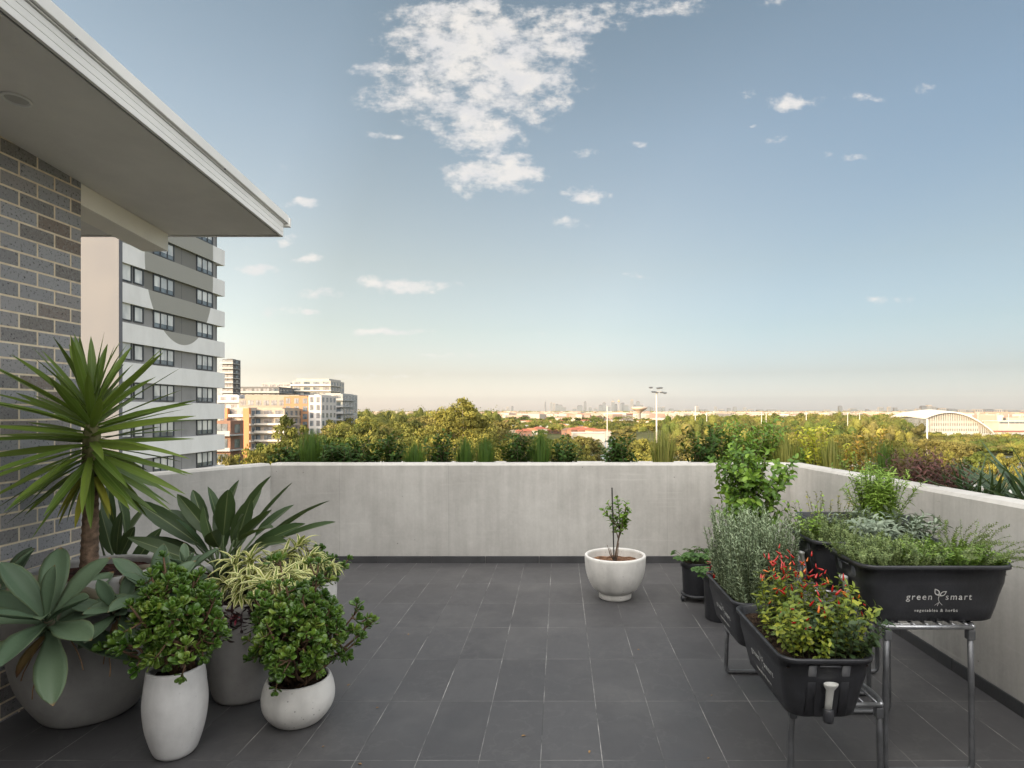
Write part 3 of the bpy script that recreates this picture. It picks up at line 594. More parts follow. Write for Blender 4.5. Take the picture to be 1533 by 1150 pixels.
# rosemary seen over the left side lower skirts
herb_part(p1,'low_rosemary',L_ROS,lambda l,s:bush(l,s,-.28,.3,-.15,-.05,ZS,90,.24,60,.026,.0058,NEED,.8,.3,(0,0,.5),.1,.02,r=.0024))
# chilli plant: leaves, then chillies each a sub-part
cl=MB(); cs=MB()
bush(cl,cs,-.12,.24,-.10,.13,ZS,70,.31,24,.037,.016,OV,1.0,.5,(0,0,.1),.8,.2,((-1,0),(0,0),(1,0)),.0035,.15,.08)
bush(cl,cs,-.26,.30,-.14,.15,ZS,50,.16,14,.030,.014,OV,1.0,.4,(0,0,.1),.8,.2,((-1,0),(0,0),(1,0)),.0025,.15,.08)
cp=cl.build('chilli_plant',L_CHI,p2,local=True); cs.build('stem',TWIG,cp,True,local=True)
herb_part(p2,'basil',L_CHD,lambda l,s:bush(l,s,.02,.30,.03,.16,ZS,34,.23,22,.036,.021,OV,1.0,.5,(0,0,0),.7,.2,((-1,0),(0,0),(1,0)),.003,.15,.08))
herb_part(p2,'rosemary_sprig',L_CHD,lambda l,s:bush(l,s,-.22,-.10,-.12,.05,ZS,16,.17,26,.03,.008,BLADE,.7,.4,(0,0,.2),.3,.1))
def chilli_mesh():
    b=MB(); a=np.arange(8)/8*6.2832
    b.rings([np.stack([r*np.cos(a)+x,r*np.sin(a),np.full(8,z)],1) for r,z,x in ((.0028,0,0),(.0058,.004,0),(.0066,.013,.0004),(.0056,.026,.002),(.0034,.038,.004),(.0008,.047,.006))])
    return b
c0=chilli_mesh().build('chilli',CHI,cp,True,local=True); c1=chilli_mesh().build('chilli',CHO,cp,True,local=True)
first=[True,True]
for i in range(99):
    orange=i%5==3
    if i<58: x,y,z=rng.uniform(-.34,.02),rng.uniform(-.12,.16),ZS+rng.uniform(.22,.36)
    else: x,y,z=rng.uniform(-.1,.32),rng.uniform(-.14,.20),ZS+rng.uniform(.14,.31)
    k=1 if orange else 0; o=(c1 if k else c0)
    if not first[k]: o=o.copy(); COL.objects.link(o); o.parent=cp
    first[k]=False; o.location=(x,y,z); o.rotation_euler=(rng.normal(0,.6),rng.normal(0,.6),rng.uniform(0,6)); o.scale=(rng.uniform(.5,.82),)*3
b=MB()
for i in range(16):
    x,y,z=rng.uniform(-.36,-.26),rng.uniform(-.19,-.13),ZS+rng.uniform(.04,.13); leaves(b,[(x,y,z)],[U(rng.normal(0,1,3))],[(0,0,1)],.04,.022,OV,.5)
b.build('red_flowers',CHI,p1,local=True)
# right row (long side faces the camera)
p3=trough('black herb trough with white lettering facing the camera, nearest on the high stand',(1.762,2.99,.703),0,-1); stand('tall grey stand under the lettered front trough',(1.73,2.945,0),0,.703,(-1,))
b=MB(); b.box(1.575,1.655,2.854,2.858,.681,.696)
st3=[o for o in COL.objects if o.get('label')=='tall grey stand under the lettered front trough'][0]; b.build('sticker',LETT,st3)
p4=trough('black herb trough of sage and thyme directly behind the lettered front trough',(1.755,3.50,.703),0,-1,False); stand('tall stand under the middle high trough',(1.64,3.50,0),0,.703)
p5=trough('farthest black herb trough on a high stand, holding the tall tarragon',(1.98,4.02,.715),0,0,False); stand('tall stand under the farthest trough',(1.85,4.02,0),0,.715)
herb_part(p3,'parsley',L_FER,lambda l,s:bush(l,s,-.10,.31,-.13,.12,ZS,170,.12,34,.017,.011,OVS,1.0,.45,(0,0,0),.5,.25,r=.0014,wob=.12))
herb_part(p3,'thyme',L_THY,lambda l,s:bush(l,s,-.33,.0,-.14,.15,ZS,210,.14,56,.014,.007,OVS,1.0,.5,(0,0,.1),.3,.15,r=.0013,wob=.12))
herb_part(p3,'creeping_herb',L_THY,lambda l,s:bush(l,s,.22,.34,-.12,.14,ZS+.02,46,.26,60,.012,.007,OVS,1.1,1.3,(.9,0,-.55),.4,.1,r=.0013,wob=.12))
herb_part(p4,'thyme',L_THY,lambda l,s:bush(l,s,-.32,-.02,-.13,.14,ZS,170,.15,52,.014,.007,OVS,1.0,.5,(0,0,.1),.3,.15,r=.0013,wob=.12))
herb_part(p4,'sage',L_SAG,lambda l,s:bush(l,s,-.05,.33,-.13,.14,ZS,70,.17,15,.055,.017,OV,.9,.55,(0,0,0),.8,.15,((-1,0),(0,0),(1,0)),.002,.2,.08))
herb_part(p4,'pale_weed',L_TAR,lambda l,s:bush(l,s,-.34,-.28,-.10,.0,ZS,14,.30,12,.026,.018,OV,.9,.3,(0,0,0),.6,.3,r=.0018,hv=(.3,1.1)))
herb_part(p5,'tarragon',L_TAR,lambda l,s:bush(l,s,.05,.20,-.10,.08,ZS,80,.37,60,.048,.0085,BLADE,1.05,.22,(0,0,.05),.7,.06,r=.002))
herb_part(p5,'seedling_clump',L_GRY,lambda l,s:bush(l,s,-.33,-.1,-.13,.05,ZS,18,.22,8,.022,.012,OV,.9,.3,(0,0,0),.6,.4,r=.002))
FL=None
for i in range(11):
    x,y=[(-1.2,3.05),(-1.62,2.78),(-1.05,3.45),(-1.30,3.75),(-.2,3.15),(-.95,2.9),(.15,3.02),(.72,2.95),(.9,3.6),(.55,4.3),(-1.15,4.6)][i]
    if FL is None:
        b=MB(); leaves(b,[(0,0,.004)],[(1,0,.12)],[(0,0,1)],.035,.017,OV,.5,((-1,0),(0,0),(1,0)),fold=.35); FL=tag(b.build('fallen_leaf',leafmat('dry_leaf',[(.22,.12,.05),(.30,.19,.08)],.7,0),local=True),'tiny dry brown leaf lying on the slate tiles','leaf','fallen leaves on the terrace floor'); o=FL
    else: o=FL.copy(); COL.objects.link(o)
    o.location=(x,y,.001); o.rotation_euler=(0,0,rng.uniform(0,6)); o.scale=(rng.uniform(.4,.8),)*3
# black tubs on wheels with strawberries, citrus pot
def tub(label,loc,r,h,wheels=True):
    t=thing('potted_strawberry',label,'potted plant',loc); z0=.055 if wheels else 0
    pot(t,[(r*.80,z0),(r*.84,z0+.01),(r*.92,h-.05),(r*.93,h-.045),(r*1.0,h-.042),(r*1.0,h)],.012,PLAST,h-.03)
    if wheels:
        b=MB(); b.lathe([(r*.95,.045),(r*.98,.05),(r*.98,.062),(r*.9,.066)],loc,32); b.build('trolley',PLAST,t,True)
        for k in range(4):
            a=k*math.pi/2+3.5; cx,cy=loc[0]+r*1.02*math.cos(a),loc[1]+r*1.02*math.sin(a); b=MB(); b.tube([(cx-.012,cy,.026),(cx+.012,cy,.026)],.026,16); b.build('wheel',PLAST,t)
    return t
def strawb(t,r,h,n=70):
    c=offs(t)+[0,0,h-.03]; lv=MB(); st=MB()
    for i in range(n):
        a=rng.uniform(0,6.28); q=math.sqrt(rng.random()); p=path(c+[q*r*.6*math.cos(a),q*r*.6*math.sin(a),0],(q*.9*math.cos(a),q*.9*math.sin(a),1),rng.uniform(.08,.15),(0,0,-.5),4); st.tube(p,.0018,5)
        dd=np.array([[math.cos(a+s),math.sin(a+s),.05] for s in (-.9,0,.9)]); leaves(lv,np.repeat([p[-1]],3,0),dd,(0,0,1),.055,.048,OV,.7,((-1,0),(-.5,.0),(0,0),(.5,0),(1,0)),fold=.25)
    lv.build('foliage',L_STB,t); st.build('stem',TWIG,t)
t=tub('strawberry plant in a black tub on wheels against the long parapet',(1.235,5.45,0),.145,.345); strawb(t,.145,.345)
t=tub('black round tub tucked behind the rosemary trough',(1.31,4.95,0),.14,.36,False); strawb(t,.14,.36,40)
t=thing('potted_citrus','bushy bright green citrus tree in a white pot in the far right corner','potted plant',(1.80,5.75,0))
pot(t,smoothprof([(.19,0),(.24,.04),(.28,.25),(.29,.5),(.295,.56)],18),.03,WHITEP,.5)
lv=MB(); st=MB(); c=offs(t)+[0,0,.5]
for i in range(6): 
    p=path(c+rng.normal(0,.02,3)*[1,1,0],(rng.normal(0,.25),rng.normal(0,.2),1),.78,(0,0,.1),6); st.tube(p,np.linspace(.014,.006,7),7)
    for j in range(15):
        f=rng.uniform(.10,1.); k=f*5.99; a=p[int(k)]; az=rng.uniform(0,6.28); q=path(a,(math.cos(az)*.9,math.sin(az)*.8,rng.uniform(.15,1.1)),rng.uniform(.16,.40),(0,0,.1),5); st.tube(q,np.linspace(.006,.002,6),5)
        stem_leaves(lv,q,16,.15,1.0,.074,.040,OV,.6,.35,((-1,0),(0,0),(1,0)),fold=.2)
for px,py in ((1190,705),(1183,712),(1075,715),(1085,700),(1150,690),(1100,680)):
    e=np.array(P(px,py,5.75)); a=c+[0,0,.35]; q=np.array([a,(a+e)/2+[0,0,.03],e]); st.tube(q,[.007,.005,.002],5); stem_leaves(lv,q,22,.35,1.0,.075,.040,OV,.6,.35,((-1,0),(0,0),(1,0)),fold=.2)
st.build('branches',TWIG,t,True); lv.build('foliage',L_CIT,t)
# ------------------------------------------------------------------ plants in the parapet bed
def bedplant(kind,label,px0,px1,pt,Y,x=None,grp='plants in the bed behind the parapet'):
    pc=(px0+px1)/2; X=P(pc,0,Y)[0] if x is None else x; wd=(px1-px0)/FX*Y; ht=P(0,pt,Y)[2]-.86
    nm={'grass':'grass_tuft','gold':'golden_grass_tuft','shrub':'leafy_shrub','light':'leafy_shrub','goldshrub':'golden_shrub','orange':'orange_tipped_shrub','burg':'burgundy_shrub','strap':'strap_leaf_plant','flax':'flax_plant','white':'flowering_shrub'}[kind]
    t=thing(nm,label,'grass' if 'grass' in nm else 'shrub',(X,Y,.86),grp); c=np.array([X,Y,.86]); lv=MB(); st=MB()
    if kind in('grass','gold'):
        n=int(520*max(.6,wd/.35)); a=rng.uniform(0,6.28,n); q=np.sqrt(rng.random(n)); b=c+np.stack([q*wd*.22*np.cos(a),q*wd*.2*np.sin(a),a*0],1)
        til=.40*wd/ht*q*rng.uniform(.4,1.3,n); d=np.stack([til*np.cos(a),til*np.sin(a),a*0+1],1); leaves(lv,b,d,np.stack([-np.cos(a),-np.sin(a),a*0+.3],1)*-1,ht*rng.uniform(.6,1.22,n),.009,BLADE,-rng.uniform(-.1,.75,n)*-1,FLAT,twist=.5); M_=L_GRA if kind=='grass' else L_GRY
    elif kind in('strap','flax'):
        n=120 if kind=='strap' else 80; a=rng.uniform(0,6.28,n); til=rng.uniform(.1,1.4,n); d=np.stack([til*np.cos(a),til*np.sin(a),a*0+1],1); leaves(lv,c+rng.normal(0,.05,(n,3))*[1,1,0],d,(0,0,1),max(ht*1.35,wd*.75)*rng.uniform(.6,1.15,n),.026 if kind=='strap' else .05,BLADE,rng.uniform(.2,1.,n),((-1,0),(0,0),(1,0)),fold=.3); M_=L_FLX
    else:
        M_={'shrub':L_DRK,'light':L_CIT,'goldshrub':L_GOL,'orange':L_ORG,'burg':L_BUR,'white':L_FER}[kind]
        ns={'shrub':44,'light':44,'goldshrub':26,'orange':24,'burg':150,'white':34}[kind]; LL,LW={'burg':(.06,.012),'goldshrub':(.06,.03),'white':(.035,.018),'shrub':(.07,.032)}.get(kind,(.065,.03))
        bush(lv,st,X-wd*.22,X+wd*.22,Y-.12,Y+.12,.86,int(ns*max(.7,wd/.35)),ht*1.04,28,LL,LW,OV,.95,wd/ht*.45,(0,0,.1),.6,.12,((-1,0),(0,0),(1,0)),.004,.2,.09,hv=(.5,1.05))
        if kind=='white':
            fl=MB(); N=60; q=rdir(N,0,1); leaves(fl,c+q*[wd*.45,.2,ht*.8]+[0,0,.02],rdir(N),(0,0,1),.02,.018,OVS,.2); fl.build('flowers',paint('pale_petal',(.7,.62,.5),.6),t)
    lv.build('foliage',M_,t)
    if st.V: st.build('stem',BARK,t,True)
    return t
for k,lab,a,b_,pt,Y in (('shrub','dark leafy shrub at the left end of the bed in the parapet corner',418,448,672,7.25),('grass','tall green grass tuft beside the left corner of the long parapet',436,496,652,7.3),
 ('shrub','wide dark shrub just right of the tall left grass tuft',486,530,662,7.2),('shrub','dark rounded shrub left of the short upright sprig',522,566,660,7.25),('shrub','small upright dark sprig between two grass tufts in the bed',578,602,652,7.3),
 ('grass','low grass tuft between the small sprig and the narrow shrub',598,644,668,7.2),('shrub','narrow dark shrub below the tallest tree',646,672,650,7.3),('grass','broad grass tuft right of the narrow dark shrub',676,716,662,7.25),('grass','grass tuft below the right side of the tallest tree',706,748,662,7.3),
 ('shrub','dark shrub left of the tall centre grass tuft',758,792,650,7.3),('grass','tall grass tuft in the middle of the bed',788,832,654,7.2),('shrub','small dark shrub in the middle of the bed',830,858,660,7.25),
 ('shrub','open dark shrub standing alone against the river',906,952,652,7.25),('gold','wide pale tipped grass tuft below the tallest floodlight',966,1018,650,7.3),('shrub','dark upright shrub right of the floodlight',1034,1076,642,7.3),
 ('light','large bright green shrub behind the citrus tree',1072,1132,636,7.25),('light','taller leafy shrub in the right corner of the bed',1118,1168,630,7.4),('gold','yellow green grass tuft at the right corner of the parapet',1150,1205,658,7.1)):
    bedplant(k,lab,a,b_,pt,Y)
def rp(k,lab,px,w,pt,X):
    Y=X*FX/(px-VX); bedplant(k,lab,px-w/2,px+w/2,pt,Y,X)
rp('goldshrub','airy sunlit golden shrub rising over the right parapet corner',1224,46,632,3.05)
rp('gold','golden feathery grass below the airy golden shrub',1246,52,662,3.0)
rp('light','low green shrub spilling by the right parapet corner',1205,44,672,3.3)
rp('orange','orange tipped shrub halfway along the right parapet bed',1292,44,640,3.35)
rp('white','low pale flowered shrub on top of the right parapet',1285,46,682,2.95)
rp('grass','green grass tuft on the right parapet left of the burgundy shrub',1325,48,672,2.98)
rp('gold','yellow green grass behind the pale flowered shrub',1352,38,676,3.3)
rp('burg','feathery burgundy shrub on the right parapet',1382,62,678,3.05)
rp('burg','second low burgundy clump merging into the strap leaf plants',1412,46,694,3.0)
rp('strap','strap leaf clump with reddish seed heads beyond the burgundy shrub',1440,56,704,3.05)
rp('strap','strap leaf clump between its twin and the big flax',1478,54,712,3.05)
rp('flax','large arching dark flax cut by the right edge of the photo',1566,100,685,3.2)
rp('goldshrub','low golden shrub at the foot of the orange tipped shrub',1262,34,668,3.5)
# ------------------------------------------------------------------ far setting
GZ=-24.
def m_ground():
    def f(k):
        p=k.pos(); n=k.noise(p,.02,6,.65); v=k.noise(p,.15,4); return k.bsdf(k.ramp(k.m('ADD',k.m('MULTIPLY',n,.7),k.m('MULTIPLY',v,.3)),[(.35,(.045,.05,.02)),(.55,(.10,.10,.045)),(.7,(.20,.17,.10))]),.95,.1)
    return mat('ground_cover',f)
b=MB(); a=np.arange(72)/72*6.2832; rr=[5,30,60,120,250,500,1000,2000,4000,8000,15000,16000]
b.rings([np.stack([r*np.cos(a),r*np.sin(a),np.full(72,GZ)],1) for r in rr],capa=True,capb=False); tag(b.build('ground',m_ground(),smooth=True),kind='structure')
def f(k):
    p=k.pos(); return k.bsdf((.16,.19,.21),.18,.6,nrm=k.bump(k.noise(k.map(p,(.5,1.2,1)),.6,4),.25,.2))
WAT=mat('river_water',f)
b=MB(); b.prism([(8,285),(330,250),(520,235),(520,300),(330,330),(60,352),(58,560),(36,590),(30,350),(8,345)],GZ+.05,GZ+.3); tag(b.build('river',WAT),kind='structure')
L_GUM=[leafmat('gum_foliage_%s'%n,c,.65,.08,spec=.1) for n,c in (('olive',[(.042,.052,.014),(.11,.12,.028),(.20,.19,.05)]),('golden',[(.07,.07,.018),(.16,.152,.034),(.26,.235,.055)]),('green',[(.028,.046,.012),(.068,.092,.02),(.13,.15,.034)]),('brown',[(.055,.05,.02),(.12,.108,.034),(.20,.172,.055)]))]
def gum(h,w,seed,nleaf,ls,m,spread=1.,clumps=26,base=.35):
    """gum tree at the origin: trunk, forking limbs, puffs of leaf sprays"""
    g=np.random.default_rng(seed); tk=MB(); cr=MB(); pf=[]
    tr=np.array([(0,0,0),(w*.02,0,h*.2),(-w*.02,w*.02,h*.4),(w*.03,0,h*.62)]); tk.tube(tr,[h*.022,h*.018,h*.014,h*.009],8)
    for i in range(clumps):
        a=i*2.4+g.normal(0,.3); q=math.sqrt((i+.7)/clumps); zz=base+(1-base)*(1-.72*q**2.2)*g.uniform(.72,1.0)
        if i>clumps*.55: zz=g.uniform(base,base+(1-base)*.62)
        e=np.array([math.cos(a)*q*w*.42,math.sin(a)*q*w*.42,zz*h-w*.07]); r=w*g.uniform(.09,.19)*np.array([1.1,1.1,.72]); pf.append((e,r))
        s=tr[1+i%3]; tk.tube([s,(s+e)/2+[0,0,-h*.02],e],[h*.007,h*.004,h*.0015],5)
    per=nleaf//clumps
    for e,r in pf:
        sub=[e+U(g.normal(size=3))*r*.75 for _ in range(6)]; k=g.integers(0,6,per); q=U(g.normal(size=(per,3))); q[:,2]=np.where(q[:,2]<-.3,-q[:,2],q[:,2]); q=U(q)
        p=np.array(sub)[k]+q*r*.55*g.uniform(.6,1.08,per)[:,None]; d=U(g.normal(size=(per,3))+[0,0,-.3]); nn=U(q+.38*g.normal(size=(per,3)))
        rv=np.clip(g.normal(.48,.22)+g.normal(0,.09,per),0,1); leaves(cr,p,np.cross(nn,d),nn,ls*g.uniform(.6,1.3,per),ls*.62,[(0,.5),(.5,1),(1,.3)],.3,FLAT,rv=rv)
    return tk,cr
def gumproto(*a):
    tk,cr=gum(*a[:-1] if False else a); return tk,cr
protos=[]
spec_=[(20,13,1,9000,.50,0),(17,14,2,9000,.5,1),(22,12,3,9000,.5,2),(15,13,4,8000,.5,3),(18,11,5,8000,.48,0),(13,12,6,8000,.45,1)]
NAMES=['olive green','golden','deep green','brownish','olive','pale golden']
tree_n=0; placed=[]
GRP='gum trees between the terrace and the river'
def first_tree(i,label):
    h,w,s,n,ls,mi=spec_[i]; t=thing('gum_tree',label,'tree',(0,0,0),GRP); tk,cr=gum(h,w,s,n,ls,mi); tk.build('trunk',GUMB,t,True,local=True); cr.build('crown',L_GUM[mi],t,local=True); return t
PT={}
def tree(i,px,ptop,Y,wpx=None,label=None,rot=None):
    """a gum whose top shows at (px, ptop) of the photograph when it stands Y metres away"""
    h,w,_,_,_,_=spec_[i]; x,y,zt=P(px,ptop,Y); H_=zt-GZ; sz=H_/(h*1.0); sx=(wpx/FX*Y)/w if wpx else sz
    if i not in PT: o=PT[i]=first_tree(i,label)
    else: o=copy_tree(PT[i],label=label)
    o.location=(x,y,GZ); o.rotation_euler=(0,0,rot if rot is not None else rng.uniform(0,6.28)); o.scale=(sx,sx,sz); o['label']=label; placed.append((x,y,sx*w*.5)); return o
tree(0,436,621,112,92,'round crowned gum standing right in front of the orange and white apartment block')
tree(1,372,664,95,74,'low golden gum at the left corner of the parapet, below the orange apartments')
tree(3,345,676,84,50,'low brown gum touching the foot of the striped tower')
tree(2,398,650,130,60,'dark gum filling the gap left of the round crowned gum')
# tall tree of the middle
tk,cr=gum(30,19,22,34000,.42,1,1.,70,.2); t=thing('tall_gum_tree','tallest gum tree, its golden crown rising above the horizon','tree',(P(690,0,125)[0],125,GZ)); o=offs(t)
for m_ in (tk,cr): m_.V=[v*np.array([1,1,(P(0,588,125)[2]-GZ)/30.]) for v in m_.V]
tk.build('trunk',GUMB,t,True,local=True); cr.build('crown',L_GUM[1],t,local=True); placed.append((o[0],125,8))
named=[(4,545,622,165,70,'gum left of the tallest tree, behind the dark planter shrubs'),(2,520,640,150,64,'deep green gum beside the grey glass apartments'),(0,570,640,140,70,'olive gum above the low grass tuft'),
(5,622,652,120,66,'pale golden gum at the left foot of the tallest tree'),(0,608,622,190,60,'gum with a domed top breaking the skyline left of the tallest tree'),(2,655,634,140,56,'deep green gum against the left side of the tallest tree'),
(1,735,640,130,70,'golden gum at the right foot of the tallest tree'),(4,765,655,150,60,'olive gum above the bed shrub at centre left'),(1,700,655,110,60,'low golden gum under the tallest crown'),(0,725,622,210,60,'gum behind the right shoulder of the tallest tree'),
(5,668,662,105,56,'low pale gum below the tallest tree'),(1,845,652,200,58,'golden gum left of the river with the deepest yellow crown'),(5,872,664,180,50,'pale gum on the left bank of the river'),(4,810,648,215,56,'olive gum below the red roofed houses'),
(1,820,664,150,50,'low golden gum behind the centre grass tuft'),(5,780,672,140,46,'small pale gum behind the bed, left of centre'),(3,500,662,120,50,'low brown gum behind the wide dark shrub'),(5,590,664,110,56,'low pale gum behind the short sprig'),(0,475,655,118,50,'olive gum behind the tall left grass tuft'),
(3,1388,655,215,70,'broad brown gum to the left of the tall light pole'),(3,1435,660,200,62,'brown gum right of the tall light pole'),(2,1468,668,170,50,'deep green gum below the white arched stadium'),(5,1500,676,165,50,'pale golden gum beside the right hand stretch of river'),(1,1415,672,160,44,'golden gum in front of the two brown gums'),(4,1529,664,190,30,'olive gum at the right edge of the photo'),(0,1345,690,190,40,'low olive gum behind the burgundy shrub')]
for i,px,pt,Y,w,lab in named: tree(i,px,pt,Y,w,lab)
# further individual trees up to 300 m
FARL={0:'olive gum tree in the belt of trees left of the river',1:'golden gum tree in the belt of trees left of the river',2:'deep green gum in the belt of trees left of the river',3:'brownish gum in the belt of trees left of the river',4:'slender olive gum in the belt of trees left of the river',5:'pale golden gum in the belt of trees left of the river'}
cnt=0; tries=0
while cnt<70 and tries<4000:
    tries+=1; Y=rng.uniform(150,300); px=rng.uniform(490,885); X=(px-VX)/FX*Y
    if any((X-a)**2+(Y-b_)**2<(r*.9+4)**2 for a,b_,r in placed): continue
    if X>4 and Y>270: continue
    top=rng.uniform(619+ (Y<200)*8+(px>742)*30,642+(px>742)*18); i=int(rng.integers(0,6)); tree(i,px,top,Y,None,FARL[i]); cnt+=1
RGR={i:l.replace('in the belt of trees left of the river','on the near bank right of the floodlight mast') for i,l in FARL.items()}
cnt=0; tries=0
while cnt<46 and tries<4000:
    tries+=1; Y=rng.uniform(150,262); px=rng.uniform(935,1345); X=(px-VX)/FX*Y
    if any((X-a)**2+(Y-b_)**2<(r*.8+4)**2 for a,b_,r in placed): continue
    i=int(rng.choice([1,3,5,0,1])); tree(i,px,rng.uniform(646,668),Y,None,RGR[i]); cnt+=1
# wooded land beyond: too many trees to count, one mass
def woods(name,label,pts,hts,ws,per,ls,mi):
    mb=MB(); N=len(pts)
    for i in range(N):
        rv0=float(np.clip(rng.normal(.42,.28),0,1))
        e0=np.array([pts[i][0],pts[i][1],GZ+hts[i]*.62]); w=ws[i]; nb=5; cen=e0+rng.normal(size=(nb,3))*[w*.28,w*.28,hts[i]*.10]; k=rng.integers(0,nb,per); q=U(rng.normal(size=(per,3))); q[:,2]=np.abs(q[:,2])*rng.choice([1,1,1,-1],per); q[:,1]=-np.abs(q[:,1])*rng.choice([1,1,-1],per)
        p=cen[k]+q*np.array([w*.27,w*.27,hts[i]*.26])*rng.uniform(.80,1.18,per)[:,None]**1.3; nn=U(q+.42*rng.normal(size=(per,3))); d=np.cross(nn,rng.normal(size=(per,3))); s=ls[i]
        for c_ in (cen if hts[i]>0 and per>100 else []):
            rr=np.array([w*.21,w*.21,hts[i]*.20])*rng.uniform(.8,1.0); a_=np.arange(8)/8*6.2832; rg=[]
            for ph in (-1.1,-.5,.05,.6,1.1,1.5): rg.append(np.stack([c_[0]+rr[0]*math.cos(ph)*np.cos(a_),c_[1]+rr[1]*math.cos(ph)*np.sin(a_),np.full(8,c_[2]+rr[2]*math.sin(ph))],1)+rng.normal(0,.05,(8,3))*rr)
            mb.rings(rg,capa=False,A=np.tile([np.clip(rv0+rng.normal(0,.06),0,1),.5,0,1],(48,1)))
        leaves(mb,p,d,nn,s*rng.uniform(.6,1.3,per),s*.8,[(0,.6),(1,.6)],0,FLAT,rv=np.clip(rv0+rng.normal(0,.09,per),0,1))
    o=mb.build(name,L_GUM[mi]); return tag(o,label,'woodland',kind='stuff')
def scatter(n,Y0,Y1,p0,p1,ok=lambda x,y,px:True,pw=1.):
    o=[]
    while len(o)<n:
        Y=(Y0**-pw+(Y1**-pw-Y0**-pw)*rng.random())**(-1/pw); px=rng.uniform(p0,p1); X=(px-VX)/FX*Y
        if ok(X,Y,px): o.append((X,Y))
    return np.array(o)
def inriver(X,Y): return (5<X<540 and 248-(.12*(X-8))*0+(-.11*(X-8) if X<330 else -36)+34<Y<352-.05*max(0,X-60)) or (26<X<64 and 340<Y<595)
def okw(X,Y,px):
    if inriver(X,Y): return False
    if px>1375 and 480<Y<1500 : return px<1400 and Y<600
    if 742<px<1010 and Y<640: return False
    if 742<px<1010 and 640<=Y<1500: return rng.random()<.6
    return True
for nm,lab,n,y0,y1,p0,p1,mi,hh in (('woodland','brown green woodland across the river on the right',520,350,1100,900,1600,3,16),('woodland','golden woodland across the river in the middle',380,350,1100,900,1600,1,15),('woodland','olive tree cover left of the river as far as the horizon',560,290,1600,450,900,0,20),
   ('woodland','deep green trees scattered through the far woods',420,330,1500,480,1600,2,17),('woodland','olive crowns mixed into the woods across the river',340,350,1300,900,1600,0,17)):
    pts=scatter(n,y0,y1,p0,p1,okw,1.); hts=rng.uniform(.5,1.3,n)*np.where((pts[:,1]>640)&(np.abs((pts[:,0]/pts[:,1])*905-38)<140),10,np.where((pts[:,0]/pts[:,1]*905>520)&(pts[:,1]<600),7.,hh)); ws=rng.uniform(8,14.5,n)+pts[:,1]*.004; ls=np.clip(pts[:,1]*.0021,.8,3.2); woods(nm,lab,pts,hts,ws,300,ls*.85,mi)
pts=scatter(2200,1500,9000,300,1600,lambda X,Y,px:True,.6); woods('woodland','distant tree cover merging into the skyline haze',pts,rng.uniform(8,16,2200),rng.uniform(25,60,2200)+pts[:,1]*.006,34,np.clip(pts[:,1]*.0022,3,16),0)
# ------------------------------------------------------------------ buildings
GLD=mat('window_glass',lambda k:k.bsdf(k.ramp(k.noise(k.pos(),.7,3),[(.35,(.05,.065,.08)),(.65,(.16,.19,.22))]),.12,.8))
BLIND=mat('blind_behind_glass',lambda k:k.bsdf(k.ramp(k.noise(k.map(k.pos(),(.1,.8,.5)),.9,2),[(.4,(.36,.38,.40)),(.6,(.62,.63,.63))]),.22,.7))
FRM=paint('dark_window_frame',(.035,.04,.048),.4,.05)
def f(k):
    x,y,z=k.sep(k.pos()); a=k.m('POWER',k.m('DIVIDE',k.m('SUBTRACT',y,52.4),4.7),2.); c=k.m('POWER',k.m('DIVIDE',k.m('MINIMUM',k.m('SUBTRACT',z,14.),0.),6.6),2.); ins=k.m('LESS_THAN',k.m('ADD',a,c),1.)
    a2=k.m('POWER',k.m('DIVIDE',k.m('SUBTRACT',y,60.),5.),2.); c2=k.m('POWER',k.m('DIVIDE',k.m('MAXIMUM',k.m('SUBTRACT',z,-8.5),0.),6.),2.); ins2=k.m('MULTIPLY',k.m('LESS_THAN',k.m('ADD',a2,c2),1.),.0)
    n=k.noise(k.map(k.pos(),(1,1,.4)),.9,5); base=k.mix(ins,(.66,.665,.68),(.27,.27,.255)); return k.bsdf(k.mix(k.mr(n,.4,.7,0,.18),base,(.3,.3,.29)),.7,.3)
TBAND=mat('tower_band_paint',f)
def f(k):
    x,y,z=k.sep(k.pos()); a=k.m('POWER',k.m('DIVIDE',k.m('SUBTRACT',y,52.4),4.7),2.); c=k.m('POWER',k.m('DIVIDE',k.m('MINIMUM',k.m('SUBTRACT',z,14.),0.),6.6),2.); ins=k.m('LESS_THAN',k.m('ADD',a,c),1.)
    j=k.m('LESS_THAN',k.m('ABSOLUTE',k.m('SUBTRACT',y,52.75)),.03); n=k.noise(k.pos(),.8,4)
    return k.bsdf(k.mix(j,k.mix(ins,k.ramp(n,[(.3,(.21,.21,.215)),(.7,(.25,.25,.255))]),(.155,.155,.15)),(.09,.09,.09)),.7,.3)
TWALL=mat('tower_wall_paint',f)
TEND=paint('tower_end_wall',(.118,.122,.142),.75,.04,.3)
TX0=-33.
tw=thing('striped_tower','tall tower with white wraparound bands and a big painted grey arc','building',(TX0-8,52,GZ))
b=MB(); b.box(TX0-16,TX0,45.3,57.96,GZ,26.); b.build('wall',TWALL,tw)
b=MB(); b.box(TX0-16.05,TX0+.25,44.9,45.28,GZ,26.3); b.build('end_wall',TEND,tw)
